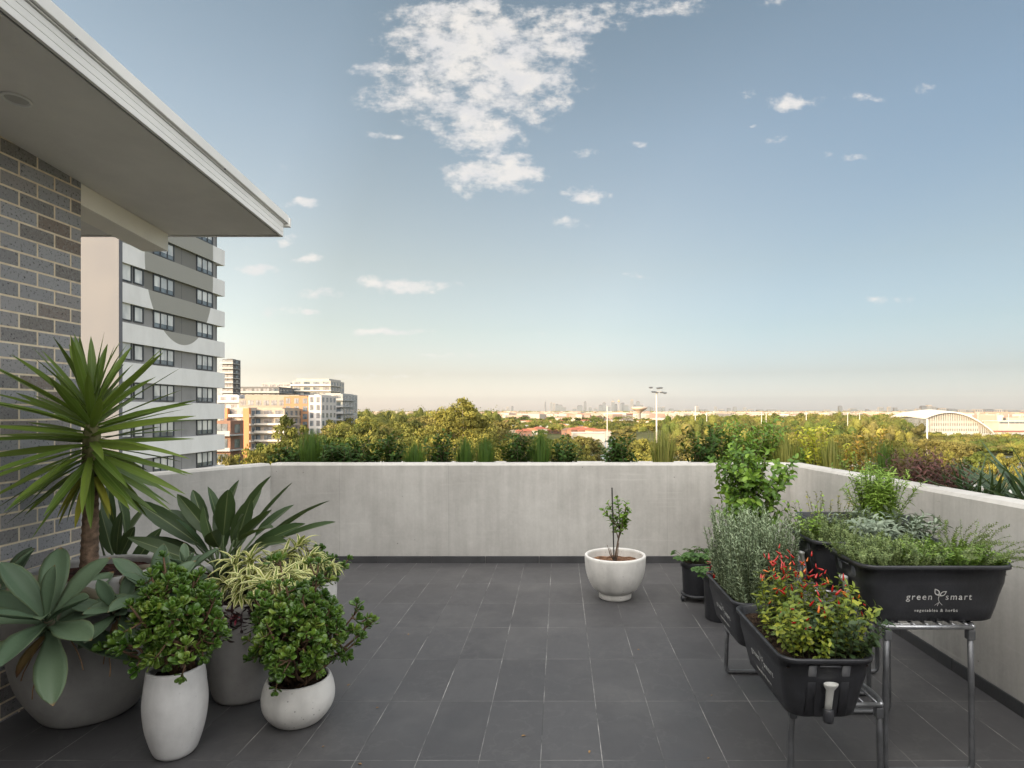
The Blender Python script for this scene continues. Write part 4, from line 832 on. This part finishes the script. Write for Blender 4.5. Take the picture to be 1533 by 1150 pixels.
def win(label,y0,y1,z0,z1,nm,par):
    fr=MB(); X=TX0+.03; w=.09; fr.box(TX0+.002,X+.06,y0,y1,z0,z0+w); fr.box(TX0+.002,X+.06,y0,y1,z1-w,z1); fr.box(TX0+.002,X+.06,y0,y0+w,z0+w,z1-w); fr.box(TX0+.002,X+.06,y1-w,y1,z0+w,z1-w)
    for i in range(1,nm): yy=y0+(y1-y0)*i/nm; fr.box(TX0+.002,X+.055,yy-.04,yy+.04,z0+w,z1-w)
    fr.box(TX0+.062,TX0+.10,y0-.03,y1+.03,z1+.002,z1+.05)
    o=fr.build('window',FRM,par); g=MB(); g.box(TX0+.004,X-.005,y0+w,y1-w,z0+w,z1-w); 
    s=MB(); s.box(TX0+.026,X+.0,y0+w+.03,y1-w-.03,z0+w+(.35 if nm>1 else .0),z1-w-.03); g.build('pane',GLD,o); s.build('blind',BLIND,o); return o
wp={}
for k in range(-9,6):
    zb=12.85+(k-1)*2.985-.0; zt=zb+1.48
    m_=MB(); m_.box(TX0+.003,TX0+.25,45.285,59.1,zb,zt); m_.box(TX0-3.,TX0+.003,57.965,59.1,zb,zt); m_.build('band',TBAND,tw)
    if k<-5: continue
    for j,(y0,y1,z0,z1,nm) in enumerate(((45.35,46.55,-1.30,.25,1),(46.75,47.85,-1.28,-.02,1),(49.0,51.65,-1.42,-.02,3),(54.85,57.4,-1.42,-.02,3))):
        if j not in wp: wp[j]=(win('w',y0,y1,zb+z0,zb+z1,nm,tw),zb)
        else:
            o=copy_tree(wp[j][0],parent=tw); o.location=(0,0,zb-wp[j][1])
b=MB(); b.box(TX0-3,TX0-.4,57.97,58.9,GZ,26); b.build('recess_wall',paint('tower_recess',(.13,.13,.135),.6),tw)
# apartments
def apt(label,px0,px1,pt,Y,depth,wallc,fl=3.05,win_w=2.6,slabm=None,balc=True,cols=None,stripe=(),top=0,glass=GLD,gap=.9,sun=0,name='apartment_block'):
    x0=P(px0,0,Y)[0]; x1=P(px1,0,Y)[0]; zt=P(0,pt,Y)[2]; t=thing(name,label,'building',((x0+x1)/2,Y+depth/2,GZ)); W=paint(name+'_wall',wallc,.75,.08,.4)
    b=MB(); b.box(x0,x1,Y,Y+depth,GZ,zt); b.box(x0+1.5,x1-1.5,Y+1.5,Y+depth-1.5,zt,zt+top if top else zt+.4); b.build('wall',W,t)
    n=int((zt-GZ)/fl); vis=[k for k in range(n) if zt-fl*(k+1)>P(0,690,Y)[2]-4]
    SL=slabm or W; wd=(x1-x0); nx=max(1,int(wd/(win_w+gap))); step=wd/nx
    if balc:
        s=MB()
        for k in vis: s.box(x0-.6,x1+.6,Y-1.4,Y-.003,zt-fl*(k+1),zt-fl*(k+1)+.28); s.box(x1+.003,x1+.8,Y,Y+depth*.7,zt-fl*(k+1),zt-fl*(k+1)+.25); s.box(x0-.6,x1+.6,Y-1.4,Y-1.3,zt-fl*(k+1)+.283,zt-fl*(k+1)+1.0 if k%2==0 else zt-fl*(k+1)+.7)
        s.build('balcony_slabs',SL,t)
    w0=None; c=0
    for k in vis:
        for i in range(nx):
            if c>=95: break
            z=zt-fl*(k+1)+.35; xx=x0+step*(i+.5)
            if w0 is None:
                m_=MB(); m_.box(xx-win_w/2,xx+win_w/2,Y-.05,Y-.002,z,z+fl*.68); w0=m_.build('window',glass,t); w1=(xx,z)
                m_=MB(); m_.box(xx-.06,xx+.06,Y-.09,Y-.052,z,z+fl*.68); m_.build('mullion',FRM,w0)
            else:
                o=copy_tree(w0,parent=t); o.location=(xx-w1[0],0,z-w1[1])
            c+=1
    nd=max(1,int(depth/4)); c=0; f0=None
    for k in vis[:10]:
        for i in range(nd):
            yy=Y+depth*(i+.5)/nd; z=zt-fl*(k+1)+.5
            if f0 is None: s=MB(); s.box(x1+.002,x1+.05,yy-1,yy+1,z,z+fl*.75-.5); f0=s.build('side_window',glass,t); f1=(yy,z)
            else: o=f0.copy(); COL.objects.link(o); o.parent=t; o.location=(0,yy-f1[0],z-f1[1])
    for (a,b_,cc) in stripe:
        m_=MB(); m_.box(P(a,0,Y)[0],P(b_,0,Y)[0],Y-1.6,Y-.052,GZ,zt+.2); m_.build('brick_pier',paint('pier_paint',cc,.8,.08,.5),t)
    return t
ORG=(.46,.20,.09); WHT=paint('white_render',(.50,.47,.43),.6,.05,.5); GRYR=paint('grey_render',(.33,.33,.33),.7,.05,.5)
apt('dark slim louvred tower just behind the striped tower',333,349,538,300,7,(.085,.085,.09),2.4,5,GRYR,True,gap=.4)
apt('low white and glass block at the foot of the dark slim tower',326,358,592,262,14,(.36,.37,.40),3.2,2.4,WHT)
apt('brown brick block with glass balconies at the right foot of the striped tower',318,345,630,120,5,(.20,.11,.08),3.,2.4,GRYR)
apt('orange and white apartment block with brick piers, lowest of the group',340,375,612,222,16,(.36,.32,.29),3.05,2.6,WHT,stripe=((339,344,ORG),(367,376,ORG)))
apt('white balconied apartment block right of the orange piers',376,426,612,226,16,(.31,.265,.22),3.05,2.8,WHT)
apt('beige upper apartment block behind the white balconies',358,451,597,246,18,(.25,.215,.18),3.1,2.2,WHT,top=1.6,balc=False)
apt('sunlit tan and orange corner block beside the narrow white end wall',425,463,594,240,14,(.30,.16,.085),3.1,1.8,WHT,balc=False)
apt('narrow bright white block end next to the grey glassy block',462,481,592,238,16,(.48,.46,.45),3.1,1.4,WHT,balc=False)
apt('grey glassy block at the right end of the apartment group',480,513,590,275,20,(.30,.31,.31),3.0,3.2,GRYR,glass=GLD)
apt('dark charcoal penthouse block behind the beige block',353,418,580,330,20,(.10,.10,.105),3.1,3.4,GRYR,name='apartment_block')
apt('pale grey block behind the charcoal penthouses',392,435,574,370,20,(.30,.29,.28),3.1,3.4,WHT)
apt('tallest pale layered block at the top of the apartment group',438,495,570,350,22,(.33,.32,.30),3.1,3.6,WHT,top=1.2)
# houses of the suburb
ROOFS=[('red tiled',(.27,.085,.05)),('orange tiled',(.34,.14,.06)),('brown tiled',(.16,.10,.07)),('grey metal',(.34,.33,.32)),('pale metal',(.40,.38,.35))]
RM={n:paint('roof_'+n.replace(' ','_'),c,.8,.1,.2) for n,c in ROOFS}; HW=[paint('house_wall',c,.8,.06,.2) for c in ((.38,.32,.26),(.25,.14,.10),(.42,.38,.33))]
def house(px,py,w,dp,h,i,wi,label,grp,industrial=False,name='house'):
    Y=(H-GZ-5)*FX/(py-VY); X=(px-VX)/FX*Y; t=thing(name,label,'house' if name=='house' else 'building',(X,Y,GZ),grp); b=MB(); b.box(-w/2,w/2,-dp/2,dp/2,0,h); b.build('wall',HW[wi],t,local=True)
    r=MB(); e=.5; rh=h+(1.0 if industrial else 2.4); k=.0 if industrial else min(w,dp)*.42
    V=[(-w/2-e,-dp/2-e,h+.01),(w/2+e,-dp/2-e,h+.01),(w/2+e,dp/2+e,h+.01),(-w/2-e,dp/2+e,h+.01),(-w/2+k-e,0,rh),(w/2-k+e,0,rh)]
    r.add(V,[(0,1,5,4),(2,3,4,5),(1,2,5),(3,0,4),(0,3,2,1)]); r.build('roof',RM[ROOFS[i][0]],t,local=True)
    for xx in np.linspace(-w*.33,w*.33,3): q=MB(); q.box(xx-.7,xx+.7,-dp/2-.06,-dp/2-.002,1.,2.2); q.build('window',GLD,t,local=True)
    t.rotation_euler=(0,0,rng.uniform(-.5,.5)); return t
for px,py,w,i in sorted([(rng.uniform(752,905),rng.uniform(629,646),rng.uniform(13,22),int(rng.choice([0,0,0,1,2,3,4]))) for _ in range(52)]):
    house(px,py,w,rng.uniform(9,13),rng.uniform(3,6),i,int(rng.integers(0,3)),ROOFS[i][0]+' roofed house in the suburb beyond the trees, left of the mushroom water tower','suburban houses among the trees')
for px,py,w,i,lab in ((880,652,26,4,'long pale roofed boat shed on the river bank'),(895,648,18,1,'small orange roofed shed above the river bend'),(805,632,60,1,'long orange roofed warehouse beyond the suburb'),(842,628,70,4,'wide pale roofed warehouse beyond the red houses'),
   (870,634,50,3,'grey roofed warehouse left of the water tower'),(1000,628,120,4,'very long pale warehouse right of the water tower'),(1055,626,90,3,'blue grey roofed warehouse near the thin poles'),(925,631,60,4,'pale warehouse just left of the water tower'),(975,632,50,1,'terracotta roofed warehouse just right of the water tower'),(778,640,30,4,'white walled hall among the red roofs')):
    house(px,py,w,20,7,i,2,lab,None,True,'warehouse')
# skyline
SKM={n:paint('skyline_'+n,c,.6,.15,.02) for n,c in (('pale',(.18,.18,.185)),('grey',(.09,.095,.11)),('dark',(.04,.048,.065)),('cream',(.23,.205,.185)))}
def sky_tower(px,pt,w,Y,m,label,crown=0,grp=None,fl=14):
    x,_,z=P(px,pt,Y); W=w/FX*Y; t=thing('skyline_tower',label,'skyscraper',(x,Y,GZ),grp); hgt=z-GZ; b=MB(); b.box(-W/2,W/2,-W*.4,W*.4,0,hgt*.93); b.box(-W*.36,W*.36,-W*.3,W*.3,hgt*.93,hgt); b.build('wall',SKM[m],t,local=True)
    s=MB(); nb=4 if W<60 else 8
    for i in range(nb): xx=-W/2+W*(i+.5)/nb; s.box(xx-W*.07,xx+W*.07,-W*.4-1,-W*.4-.1,hgt*.1,hgt*.9)
    s.build('glazing',GLD,t,local=True)
    if crown: c=MB(); c.tube([(0,0,hgt*.98),(0,0,hgt*.99+crown)],[W*.1,W*.03],6); c.build('mast',SKM['grey'],t,local=True)
    return t
mats_=['pale','grey','dark','cream']
CBD=[(753,611,4),(760,609,4),(767,608,3),(816.5,601.5,2.2),(825.3,602,3),(829.5,603.5,3),(834,605,5),(839,606,6),(844,609,7),(860,611,6),(868,607,8),(876,601,4),(883.6,609,5),(892,611,5),(899,606,5),(904.5,602.5,5),(911,608,5),(917.5,600.5,5),(922,605,4),(932,603,6),(938,606,6),(946,598,4),(950,606,4),(955,600.5,5),(960,605,5),(966,609,5),(971,609,5),(976,610,4),(985,609,8),(993,609,5),(1005,612,7),(1013,614,6),(1030,613,12),(1044,608,4),(1050,613,6),(1057,613,5),(1071.5,609,4),(1080,613,8),(1091,611,5),(1100,609,5),(1115,610,4),(1124,613,8),(1138,613,10),(1155,613,12)]
ords=['first','second','third','fourth','fifth','sixth','seventh','eighth','ninth','tenth','eleventh','twelfth','thirteenth','fourteenth','fifteenth','sixteenth','seventeenth','eighteenth','nineteenth','twentieth']
def ordn(i):
    tens={20:'twenty',30:'thirty',40:'forty'}; 
    if i<20: return ords[i]
    n=i+1; a=n//10*10; return (tens[a][:-1]+'ieth') if n%10==0 else tens[a]+' '+ords[n%10-1]
for i,(px,pt,w) in enumerate(CBD): m=mats_[i*7%4]; sky_tower(px,pt,w,11000.,m,'%s hazy high rise of the far city skyline, %s from its left end'%(m,ordn(i)),35 if i in(3,17,33) else 0)
RT=[(1172,614,12),(1190,615,12),(1238,613.5,8),(1257.6,607.5,5),(1267,614,7),(1276,611.5,10),(1286,614,8),(1298,612.5,4),(1307,614,8),(1318,609.5,7),(1331,609,5),(1340,610,5),(1350,614,9),(1361,613,12),(1374,612,8),(1382,607.5,8),(1390,606.5,8),(1397,609,7),(1409,611,12),(1423,612,13),(1438,613.5,13),(1451,614.5,8),(1463,613,14),(1478,612.5,14),(1492,613,14),(1512,613.5,16),(1528,614,12),(1542,613,12)]
for i,(px,pt,w) in enumerate(RT): m=['cream','pale','cream','grey'][i*5%4]; sky_tower(px,pt,w,3600. if px>1370 else 6500.,m,'%s apartment slab on the right hand horizon, %s from the left of that row'%(m,ordn(i)))
# tower with a turret
t=thing('observation_tower','thin tower with a gold turret above the far city skyline','tower',(P(926.4,0,10900)[0],10900,GZ)); b=MB(); hz=P(0,599,10900)[2]-GZ; b.tube([(0,0,0),(0,0,hz*.86)],[9,7],10); b.build('shaft',SKM['pale'],t,local=True); b=MB(); b.lathe([(6,hz*.84),(20,hz*.88),(22,hz*.92),(12,hz*.95),(3,hz*.96),(2,hz*1.06)],(0,0,0),14); b.build('turret',paint('gold',(.5,.34,.12),.5),t,local=True)
# low pale buildings covering the far suburbs: uncountable
def boxes(name,label,n,Y0,Y1,p0,p1,cs,s0,s1,h0,h1,pw=.6):
    pts=scatter(n,Y0,Y1,p0,p1,lambda X,Y,px:not(745<px<1000 and Y<1500) and not(px>1380 and Y<1400),pw)
    mb=MB(); q=np.array([(0,2,3,1),(4,5,7,6),(0,1,5,4),(2,6,7,3),(0,4,6,2),(1,3,7,5)])
    w=rng.uniform(s0,s1,n); h=rng.uniform(h0,h1,n); d_=rng.uniform(s0,s1,n)*.6; an=rng.uniform(-.6,.6,n)
    u=np.array([(x,y,z) for z in (0,1) for y in (-.5,.5) for x in (-.5,.5)]); X=u[None,:,0]*w[:,None]; Yy=u[None,:,1]*d_[:,None]
    V=np.stack([pts[:,0:1]+X*np.cos(an)[:,None]-Yy*np.sin(an)[:,None],pts[:,1:2]+X*np.sin(an)[:,None]+Yy*np.cos(an)[:,None],GZ+u[None,:,2]*h[:,None]],2); A=np.ones((n,8,4)); A[...,0]=rng.random(n)[:,None]
    mb.add(V.reshape(-1,3),(q[None]+(np.arange(n)*8)[:,None,None]).reshape(-1,4),A.reshape(-1,4))
    return tag(mb.build(name,leafmat(name+'_paint',cs,.8,0)),label,'suburb',kind='stuff')
boxes('distant_suburb','pale low buildings and roofs spread below the far skyline',2600,1500,10500,560,1620,[(.40,.35,.30),(.22,.20,.18),(.32,.15,.10),(.46,.42,.37)],18,70,6,20)
boxes('distant_suburb','pale low buildings spread along the right hand horizon',900,1400,4000,1330,1640,[(.42,.37,.32),(.28,.25,.22),(.32,.15,.10),(.48,.44,.40)],14,46,6,17)
# mushroom water tower
Y=1150.; t=thing('water_tower','mushroom shaped concrete water tower in front of the city skyline','water tower',(P(957,0,Y)[0],Y,GZ)); zt=P(0,609,Y)[2]-GZ; s=Y/FX
b=MB(); b.lathe([(3.4*s,0),(2.4*s,zt*.35),(2.5*s,zt*.66)],(0,0,0),20); b.build('shaft',SKM['cream'],t,local=True); b=MB(); b.lathe([(2.5*s,zt*.64),(6*s,zt*.76),(11*s,zt*.86),(12*s,zt*.94),(11*s,zt*.98),(2*s,zt)],(0,0,0),28); b.build('tank',paint('tank_render',(.42,.33,.27),.8,.1,.05),t,local=True)
# stadium roof
def arch(label,px0,px1,ptop,pbase,Y,dep,rise0):
    t=thing('stadium',label,'stadium',(P((px0+px1)/2,0,Y)[0],Y,GZ)); o=offs(t); x0=P(px0,0,Y)[0]; x1=P(px1,0,Y)[0]; n=40; zb=P(0,pbase,Y)[2]; zt=P(0,ptop,Y)[2]; r=[]
    for i in range(n+1):
        u=i/n; x=x0+(x1-x0)*u; z=zb+(zt-zb)*(math.sin(math.pi*(.12+u*.88))**.8 if u<1 else 0)+ (rise0*(1-u)); r.append((x,z))
    m=MB(); m.rings([[(x,Y+dep*j/6-dep*.1,z-abs(j-3)*.8+1.2),(x,Y+dep*j/6-dep*.1,z-abs(j-3)*.8-.1)] for j in range(7) for x,z in [r[0]]][:0] or [[(x,Y,z) for x,z in r]+[(x,Y,z-1.3) for x,z in r[::-1]],[(x,Y+dep*.5,z+2) for x,z in r]+[(x,Y+dep*.5,z+.7) for x,z in r[::-1]],[(x,Y+dep,z) for x,z in r]+[(x,Y+dep,z-1.3) for x,z in r[::-1]]]); m.build('roof',WHT,t)
    w=MB(); 
    for i in range(2,n-2): 
        x,z=r[i]; w.box(x-.25,x+.25,Y+3,Y+3.4,GZ+2,z-1.4)
    w.build('mullions',WHT,t); w=MB(); P_=[(x,Y+6,GZ) for x,z in r[1:-1]]+[(x,Y+6,z-1.5) for x,z in r[1:-1]][::-1]; w.rings([P_,[(a,b_+dep-14,c_) for a,b_,c_ in P_]]); w.build('wall',paint('stadium_screen',(.20,.21,.22),.4,.2,.3),t)
    s=MB(); 
    for k in range(3): s.box(x0+8,x1-14,Y+3.5+k*.6,Y+3.9+k*.6,GZ+4+k*5,GZ+6.4+k*5)
    s.build('seating_tiers',WHT,t); return t
arch('white arched roof stadium beyond the right hand trees',1385,1492,625,652,560,60,9)
for lab,px0,px1,pt,Y,c in (('long low white building with a red band right of the river trees',1425,1600,651,520,(.42,.37,.33)),('small white gabled pavilion left of the long low building',1421,1446,653,500,(.5,.47,.44)),('pale grandstand and car park building right of the stadium',1495,1600,630,700,(.38,.34,.30))):
    x0=P(px0,0,Y)[0]; x1=P(px1,0,Y)[0]; zt=P(0,pt,Y)[2]; t=thing('low_building',lab,'building',((x0+x1)/2,Y,GZ)); b=MB(); b.box(x0,x1,Y,Y+25,GZ,zt-1); b.build('wall',paint('low_wall',c,.8,.06,.1),t); b=MB(); b.box(x0-1,x1+1,Y-1,Y+26,zt-.99,zt); b.build('roof',WHT,t)
    b=MB(); b.box(x0+1,x1-1,Y-.1,Y-.01,zt-3.2,zt-1.6); b.build('red_band' if 'red' in lab else 'window_band',paint('band_red',(.36,.13,.09),.7) if 'red' in lab else GLD,t)
for i,(px,pb,Y) in enumerate(((1505,624,800),(1518,626,760),(1530,628,740),(1512,636,640),(1525,640,620))):
    house(px,pb+12,30,16,6,[4,3,4,0,4][i],2,['pale shed nearest the horizon right of the stadium','grey shed behind the grandstand','white shed by the right edge behind the grandstand','red roofed clubhouse near the right edge','white clubhouse lowest at the right edge'][i],None,True,'shed')
# poles
PM=paint('pole_grey_white',(.45,.42,.39),.5,.06,1)
def pole(label,px,pt,Y,r,heads=(),name='light_pole'):
    x,y,z=P(px,pt,Y); t=thing(name,label,'lamp post',(x,y,GZ)); b=MB(); b.tube([(x,y,GZ),(x,y,z)],[r*1.5,r],10); b.build('pole',PM,t,True)
    for (dx,dz,w) in heads:
        h=MB(); k=Y/FX; cx=x+dx*k; cz=z+dz*k; h.rings([[(cx-w*k,y-.9,cz-.10),(cx+w*k,y-.9,cz-.10),(cx+w*k,y+.3,cz+.25),(cx-w*k,y+.3,cz+.25)],[(cx-w*k*.7,y-.8,cz-.5),(cx+w*k*.7,y-.8,cz-.5),(cx+w*k*.7,y+.2,cz-.05),(cx-w*k*.7,y+.2,cz-.05)]]); h.build('lamp_head',LEGM,t)
    if heads:
        for dz in sorted({h[1] for h in heads}):
            xs=[h[0] for h in heads if h[1]==dz]; a=MB(); k=Y/FX; a.tube([(x+min(xs)*k,y-.3,z+dz*k+.1),(x+max(xs)*k,y-.3,z+dz*k+.1)],.09,6); a.build('cross_arm',PM,t)
    return t
pole('tallest floodlight mast with two rows of lamps at the centre right',983,588,250,.28,((-5,1.5,3.2),(0,1,2.8),(7,1.,3),(12,0,3),(-9,8,3),(2,7,3),(6,7.5,3)))
pole('tall bare white pole in front of the stadium trees',1388,627,240,.26)
pole('slender pole behind the open dark shrub beside the river',909,608,300,.2)
for i,(px,pt,Y,l) in enumerate(((1041,608,400,'thin pole rising furthest left in the right hand woods'),(1058,617,380,'short thin pole next to the furthest left woodland pole'),(1140,617,420,'thin pole behind the citrus tree'),(1147,617,430,'twin thin pole just right of the one behind the citrus tree'),(1207,617,430,'thin pole left of the golden shrub'),(1269,618,430,'thin pole right of the golden shrub'),(1287,619,420,'thin pole above the orange tipped shrub'),(1464,619,600,'thin pole behind the stadium roof'),(1510,620,600,'thin pole right of the stadium'))): pole(l,px,pt,Y,.2)
# ------------------------------------------------------------------ haze
b=MB(); b.box(-9500,9500,-400,12500,GZ-1,330)
def hz():
    m=bpy.data.materials.new('haze_air'); m.use_nodes=True; nt=m.node_tree; nt.nodes.clear(); o=nt.nodes.new('ShaderNodeOutputMaterial'); v=nt.nodes.new('ShaderNodeVolumePrincipled')
    v.inputs['Color'].default_value=(.90,.90,.90,1); v.inputs['Density'].default_value=HAZE; v.inputs['Anisotropy'].default_value=.0; nt.links.new(v.outputs[0],o.inputs['Volume']); return m
HAZE=1.4e-5
tag(b.build('haze',hz()),'pale air that softens the far skyline',kind='stuff')
# ------------------------------------------------------------------ sky, sun, camera
ELEV=11.; AZX,AZY=-.75,-.66       # where the sun stands: behind the camera, to the left
sd=np.array([AZX,AZY]); sd=sd/np.linalg.norm(sd)
FILL_VEIL=.80  # strength of the added bright sky veil, out of view, that lifts the terrace
w=bpy.data.worlds.new('World'); scene.world=w; w.use_nodes=True; nt=w.node_tree; nt.nodes.clear(); k=NK(nt)
sky=k.N('TexSky',sky_type='NISHITA'); sky.sun_disc=False; sky.sun_elevation=R(ELEV); sky.sun_rotation=math.atan2(sd[0],sd[1]); sky.altitude=50; sky.air_density=1.; sky.dust_density=1.6; sky.ozone_density=1.
dirv=k.vm('NORMALIZE',k.N('TexCoord').outputs['Generated']); x,y,z=k.sep(dirv)
col=sky.outputs[0]
hs=k.N('HueSaturation'); k.set(hs,'Saturation',.62); k.set(hs,'Value',1.); k.set(hs,'Color',col); col=hs.outputs[0]
fz=k.ramp(k.m('MULTIPLY',z,1.6),[(0.,(1.60,1.56,1.84)),(.012,(1.30,1.28,1.54)),(.030,(.94,.96,1.16)),(.095,(.67,.65,.73)),(.20,(.66,.66,.67)),(.36,(.62,.62,.60)),(.65,(.53,.58,.60)),(.9,(.43,.50,.53))]); fz=k.vm('MULTIPLY',fz,(1.19,1.12,1.05))
dt=k.vm('DOT_PRODUCT',dirv,(float(sd[0])*math.cos(R(ELEV)),float(sd[1])*math.cos(R(ELEV)),math.sin(R(ELEV))),out=1)
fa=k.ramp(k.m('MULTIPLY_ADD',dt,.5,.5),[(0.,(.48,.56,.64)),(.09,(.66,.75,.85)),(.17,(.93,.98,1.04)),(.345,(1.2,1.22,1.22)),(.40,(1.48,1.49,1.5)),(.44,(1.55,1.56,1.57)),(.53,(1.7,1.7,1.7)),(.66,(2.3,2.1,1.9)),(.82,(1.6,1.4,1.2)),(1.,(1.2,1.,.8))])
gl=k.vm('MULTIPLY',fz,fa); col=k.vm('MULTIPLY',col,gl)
# clouds: small altocumulus drifting at one height, as patches of broken cloud
ys=k.m('MAXIMUM',y,.02); u=k.m('DIVIDE',x,ys); v=k.m('DIVIDE',z,ys)
uv=k.comb(u,v,0.)
C=[(700,60,130,70,1.0),(760,110,120,60,1.),(640,120,80,35,.8),(720,195,75,38,.95),(600,160,60,22,.6),(860,30,90,28,.7),(985,10,85,16,.6),(740,262,75,28,1.),(690,285,30,14,.7),(876,291,36,13,.95),(850,335,34,13,.5),(885,230,34,9,.45),(955,215,15,6,.5),(575,205,30,8,.6),(760,238,40,14,.9),(720,10,60,22,.8),
 (560,105,40,14,.7),(610,140,70,22,.8),(690,165,70,30,.9),(640,180,45,14,.7),(800,150,60,40,.8),(730,225,45,22,.85),(690,20,70,22,.7),(835,70,60,34,.8),(930,18,70,12,.6),(430,250,30,5,.3),(456,307,24,9,1.),(384,399,38,11,1.),(466,386,28,8,.85),(610,424,72,13,.95),(480,440,36,8,.6),(420,467,32,9,.7),(585,497,70,8,.8),(430,357,16,9,.9),(800,497,26,4,.5),(470,467,24,5,.6),(1185,153,48,15,.75),(1125,140,18,8,.45),(1290,148,32,9,.6),(1384,131,20,8,.6),(1168,211,24,7,.6),(1240,231,12,6,.6),(1275,238,36,6,.4),(1130,187,9,4,.6),(950,410,40,4,.4),(1320,450,50,7,.35),(1160,3,28,9,.5),(690,535,70,5,.5),(540,560,120,6,.42),(400,545,80,6,.22),(740,540,50,5,.25)]
env=None
wn=k.noise(k.map(uv,(9,14,1)),1.,4,.6,col=True); uvw=k.vm('ADD',uv,k.vm('MULTIPLY',k.vm('SUBTRACT',wn,(.5,.5,.5)),(.06,.035,0)))
for px,py,rx,ry,am in C:
    d_=k.vm('MULTIPLY',k.vm('SUBTRACT',uvw,((px-VX)/FX,(VY-py)/FX,0)),(FX/(rx*1.45),FX/(ry*1.45),0)); l=k.vm('LENGTH',d_,out=1); e=k.mr(l,.15,1.,am,0.,'SMOOTHSTEP')
    env=e if env is None else k.m('MAXIMUM',env,e)
fb=k.noise(k.map(uv,(1,1.7,1)),20.,9,.66); fb2=k.noise(k.map(uv,(1,1.3,1),(3,2,0)),46.,5,.6)
den=k.m('ADD',env,k.m('ADD',k.m('MULTIPLY',k.m('SUBTRACT',fb,.5),2.9),k.m('MULTIPLY',k.m('SUBTRACT',fb2,.5),.9)))
dm=k.mr(den,.24,1.12,0,1,'SMOOTHSTEP'); dm=k.m('MULTIPLY',dm,k.mr(env,.02,.25,0,1)); dm=k.m('MULTIPLY',dm,k.m('GREATER_THAN',y,.05)); 
CLOUDI=len(C)
shade=k.noise(k.map(uv,(1,1.3,1),(0,.012,0)),17.,4,.55)
cc=k.mix(k.mr(shade,.38,.62,0,1),(1.,.955,.90),(.88,.865,.86))
bg=k.N('Background'); k.set(bg,'Color',col); k.set(bg,'Strength',.097)
bc=k.N('Background'); k.set(bc,'Color',cc); k.set(bc,'Strength',.335)
mx=k.N('MixShader'); k.set(mx,0,k.m('MULTIPLY',dm,.88)); k.set(mx,1,bg.outputs[0]); k.set(mx,2,bc.outputs[0])
vz=k.mr(z,.66,.92,0,1,'SMOOTHSTEP'); vy=k.m('MULTIPLY',k.mr(k.m('MULTIPLY',y,-1.),-.38,.2,0,1,'SMOOTHSTEP'),k.mr(z,.02,.3,.35,1.)); vm_=k.m('MAXIMUM',vz,vy)  # where the added fill glows: overhead, behind the camera and out at the sides
vn=k.noise(dirv,3.2,6,.6); vs_=k.m('MULTIPLY',k.m('MULTIPLY',vm_,k.mr(vn,.36,.6,.45,1.)),k.m('MULTIPLY',k.m('ADD',1.,k.mr(dt,0.,.6,0.,.9,'SMOOTHSTEP')),FILL_VEIL))
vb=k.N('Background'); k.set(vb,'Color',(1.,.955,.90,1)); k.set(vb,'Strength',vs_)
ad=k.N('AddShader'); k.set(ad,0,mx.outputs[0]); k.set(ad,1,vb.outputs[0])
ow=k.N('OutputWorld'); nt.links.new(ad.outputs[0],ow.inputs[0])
sl=bpy.data.lights.new('sun','SUN'); sl.energy=3.0; sl.angle=R(.5); sl.color=(1.,.80,.50); so=bpy.data.objects.new('sun',sl); COL.objects.link(so)
from mathutils import Vector
dv=Vector((-sd[0]*math.cos(R(ELEV)),-sd[1]*math.cos(R(ELEV)),-math.sin(R(ELEV)))); so.rotation_euler=dv.to_track_quat('-Z','Y').to_euler()
cd=bpy.data.cameras.new('camera'); cd.sensor_width=36; cd.lens=36*FX/1533; cd.shift_x=-(VX-766.5)/1533; cd.shift_y=(VY-575)/1533; cd.clip_start=.05; cd.clip_end=40000
co=bpy.data.objects.new('camera',cd); COL.objects.link(co); co.location=(0,0,H); co.rotation_euler=(R(90),0,0); scene.camera=co
vs=scene.view_settings; vs.view_transform='Standard'; vs.look='None'; vs.exposure=1.5; vs.gamma=1.
scene.render.resolution_x=1024; scene.render.resolution_y=768
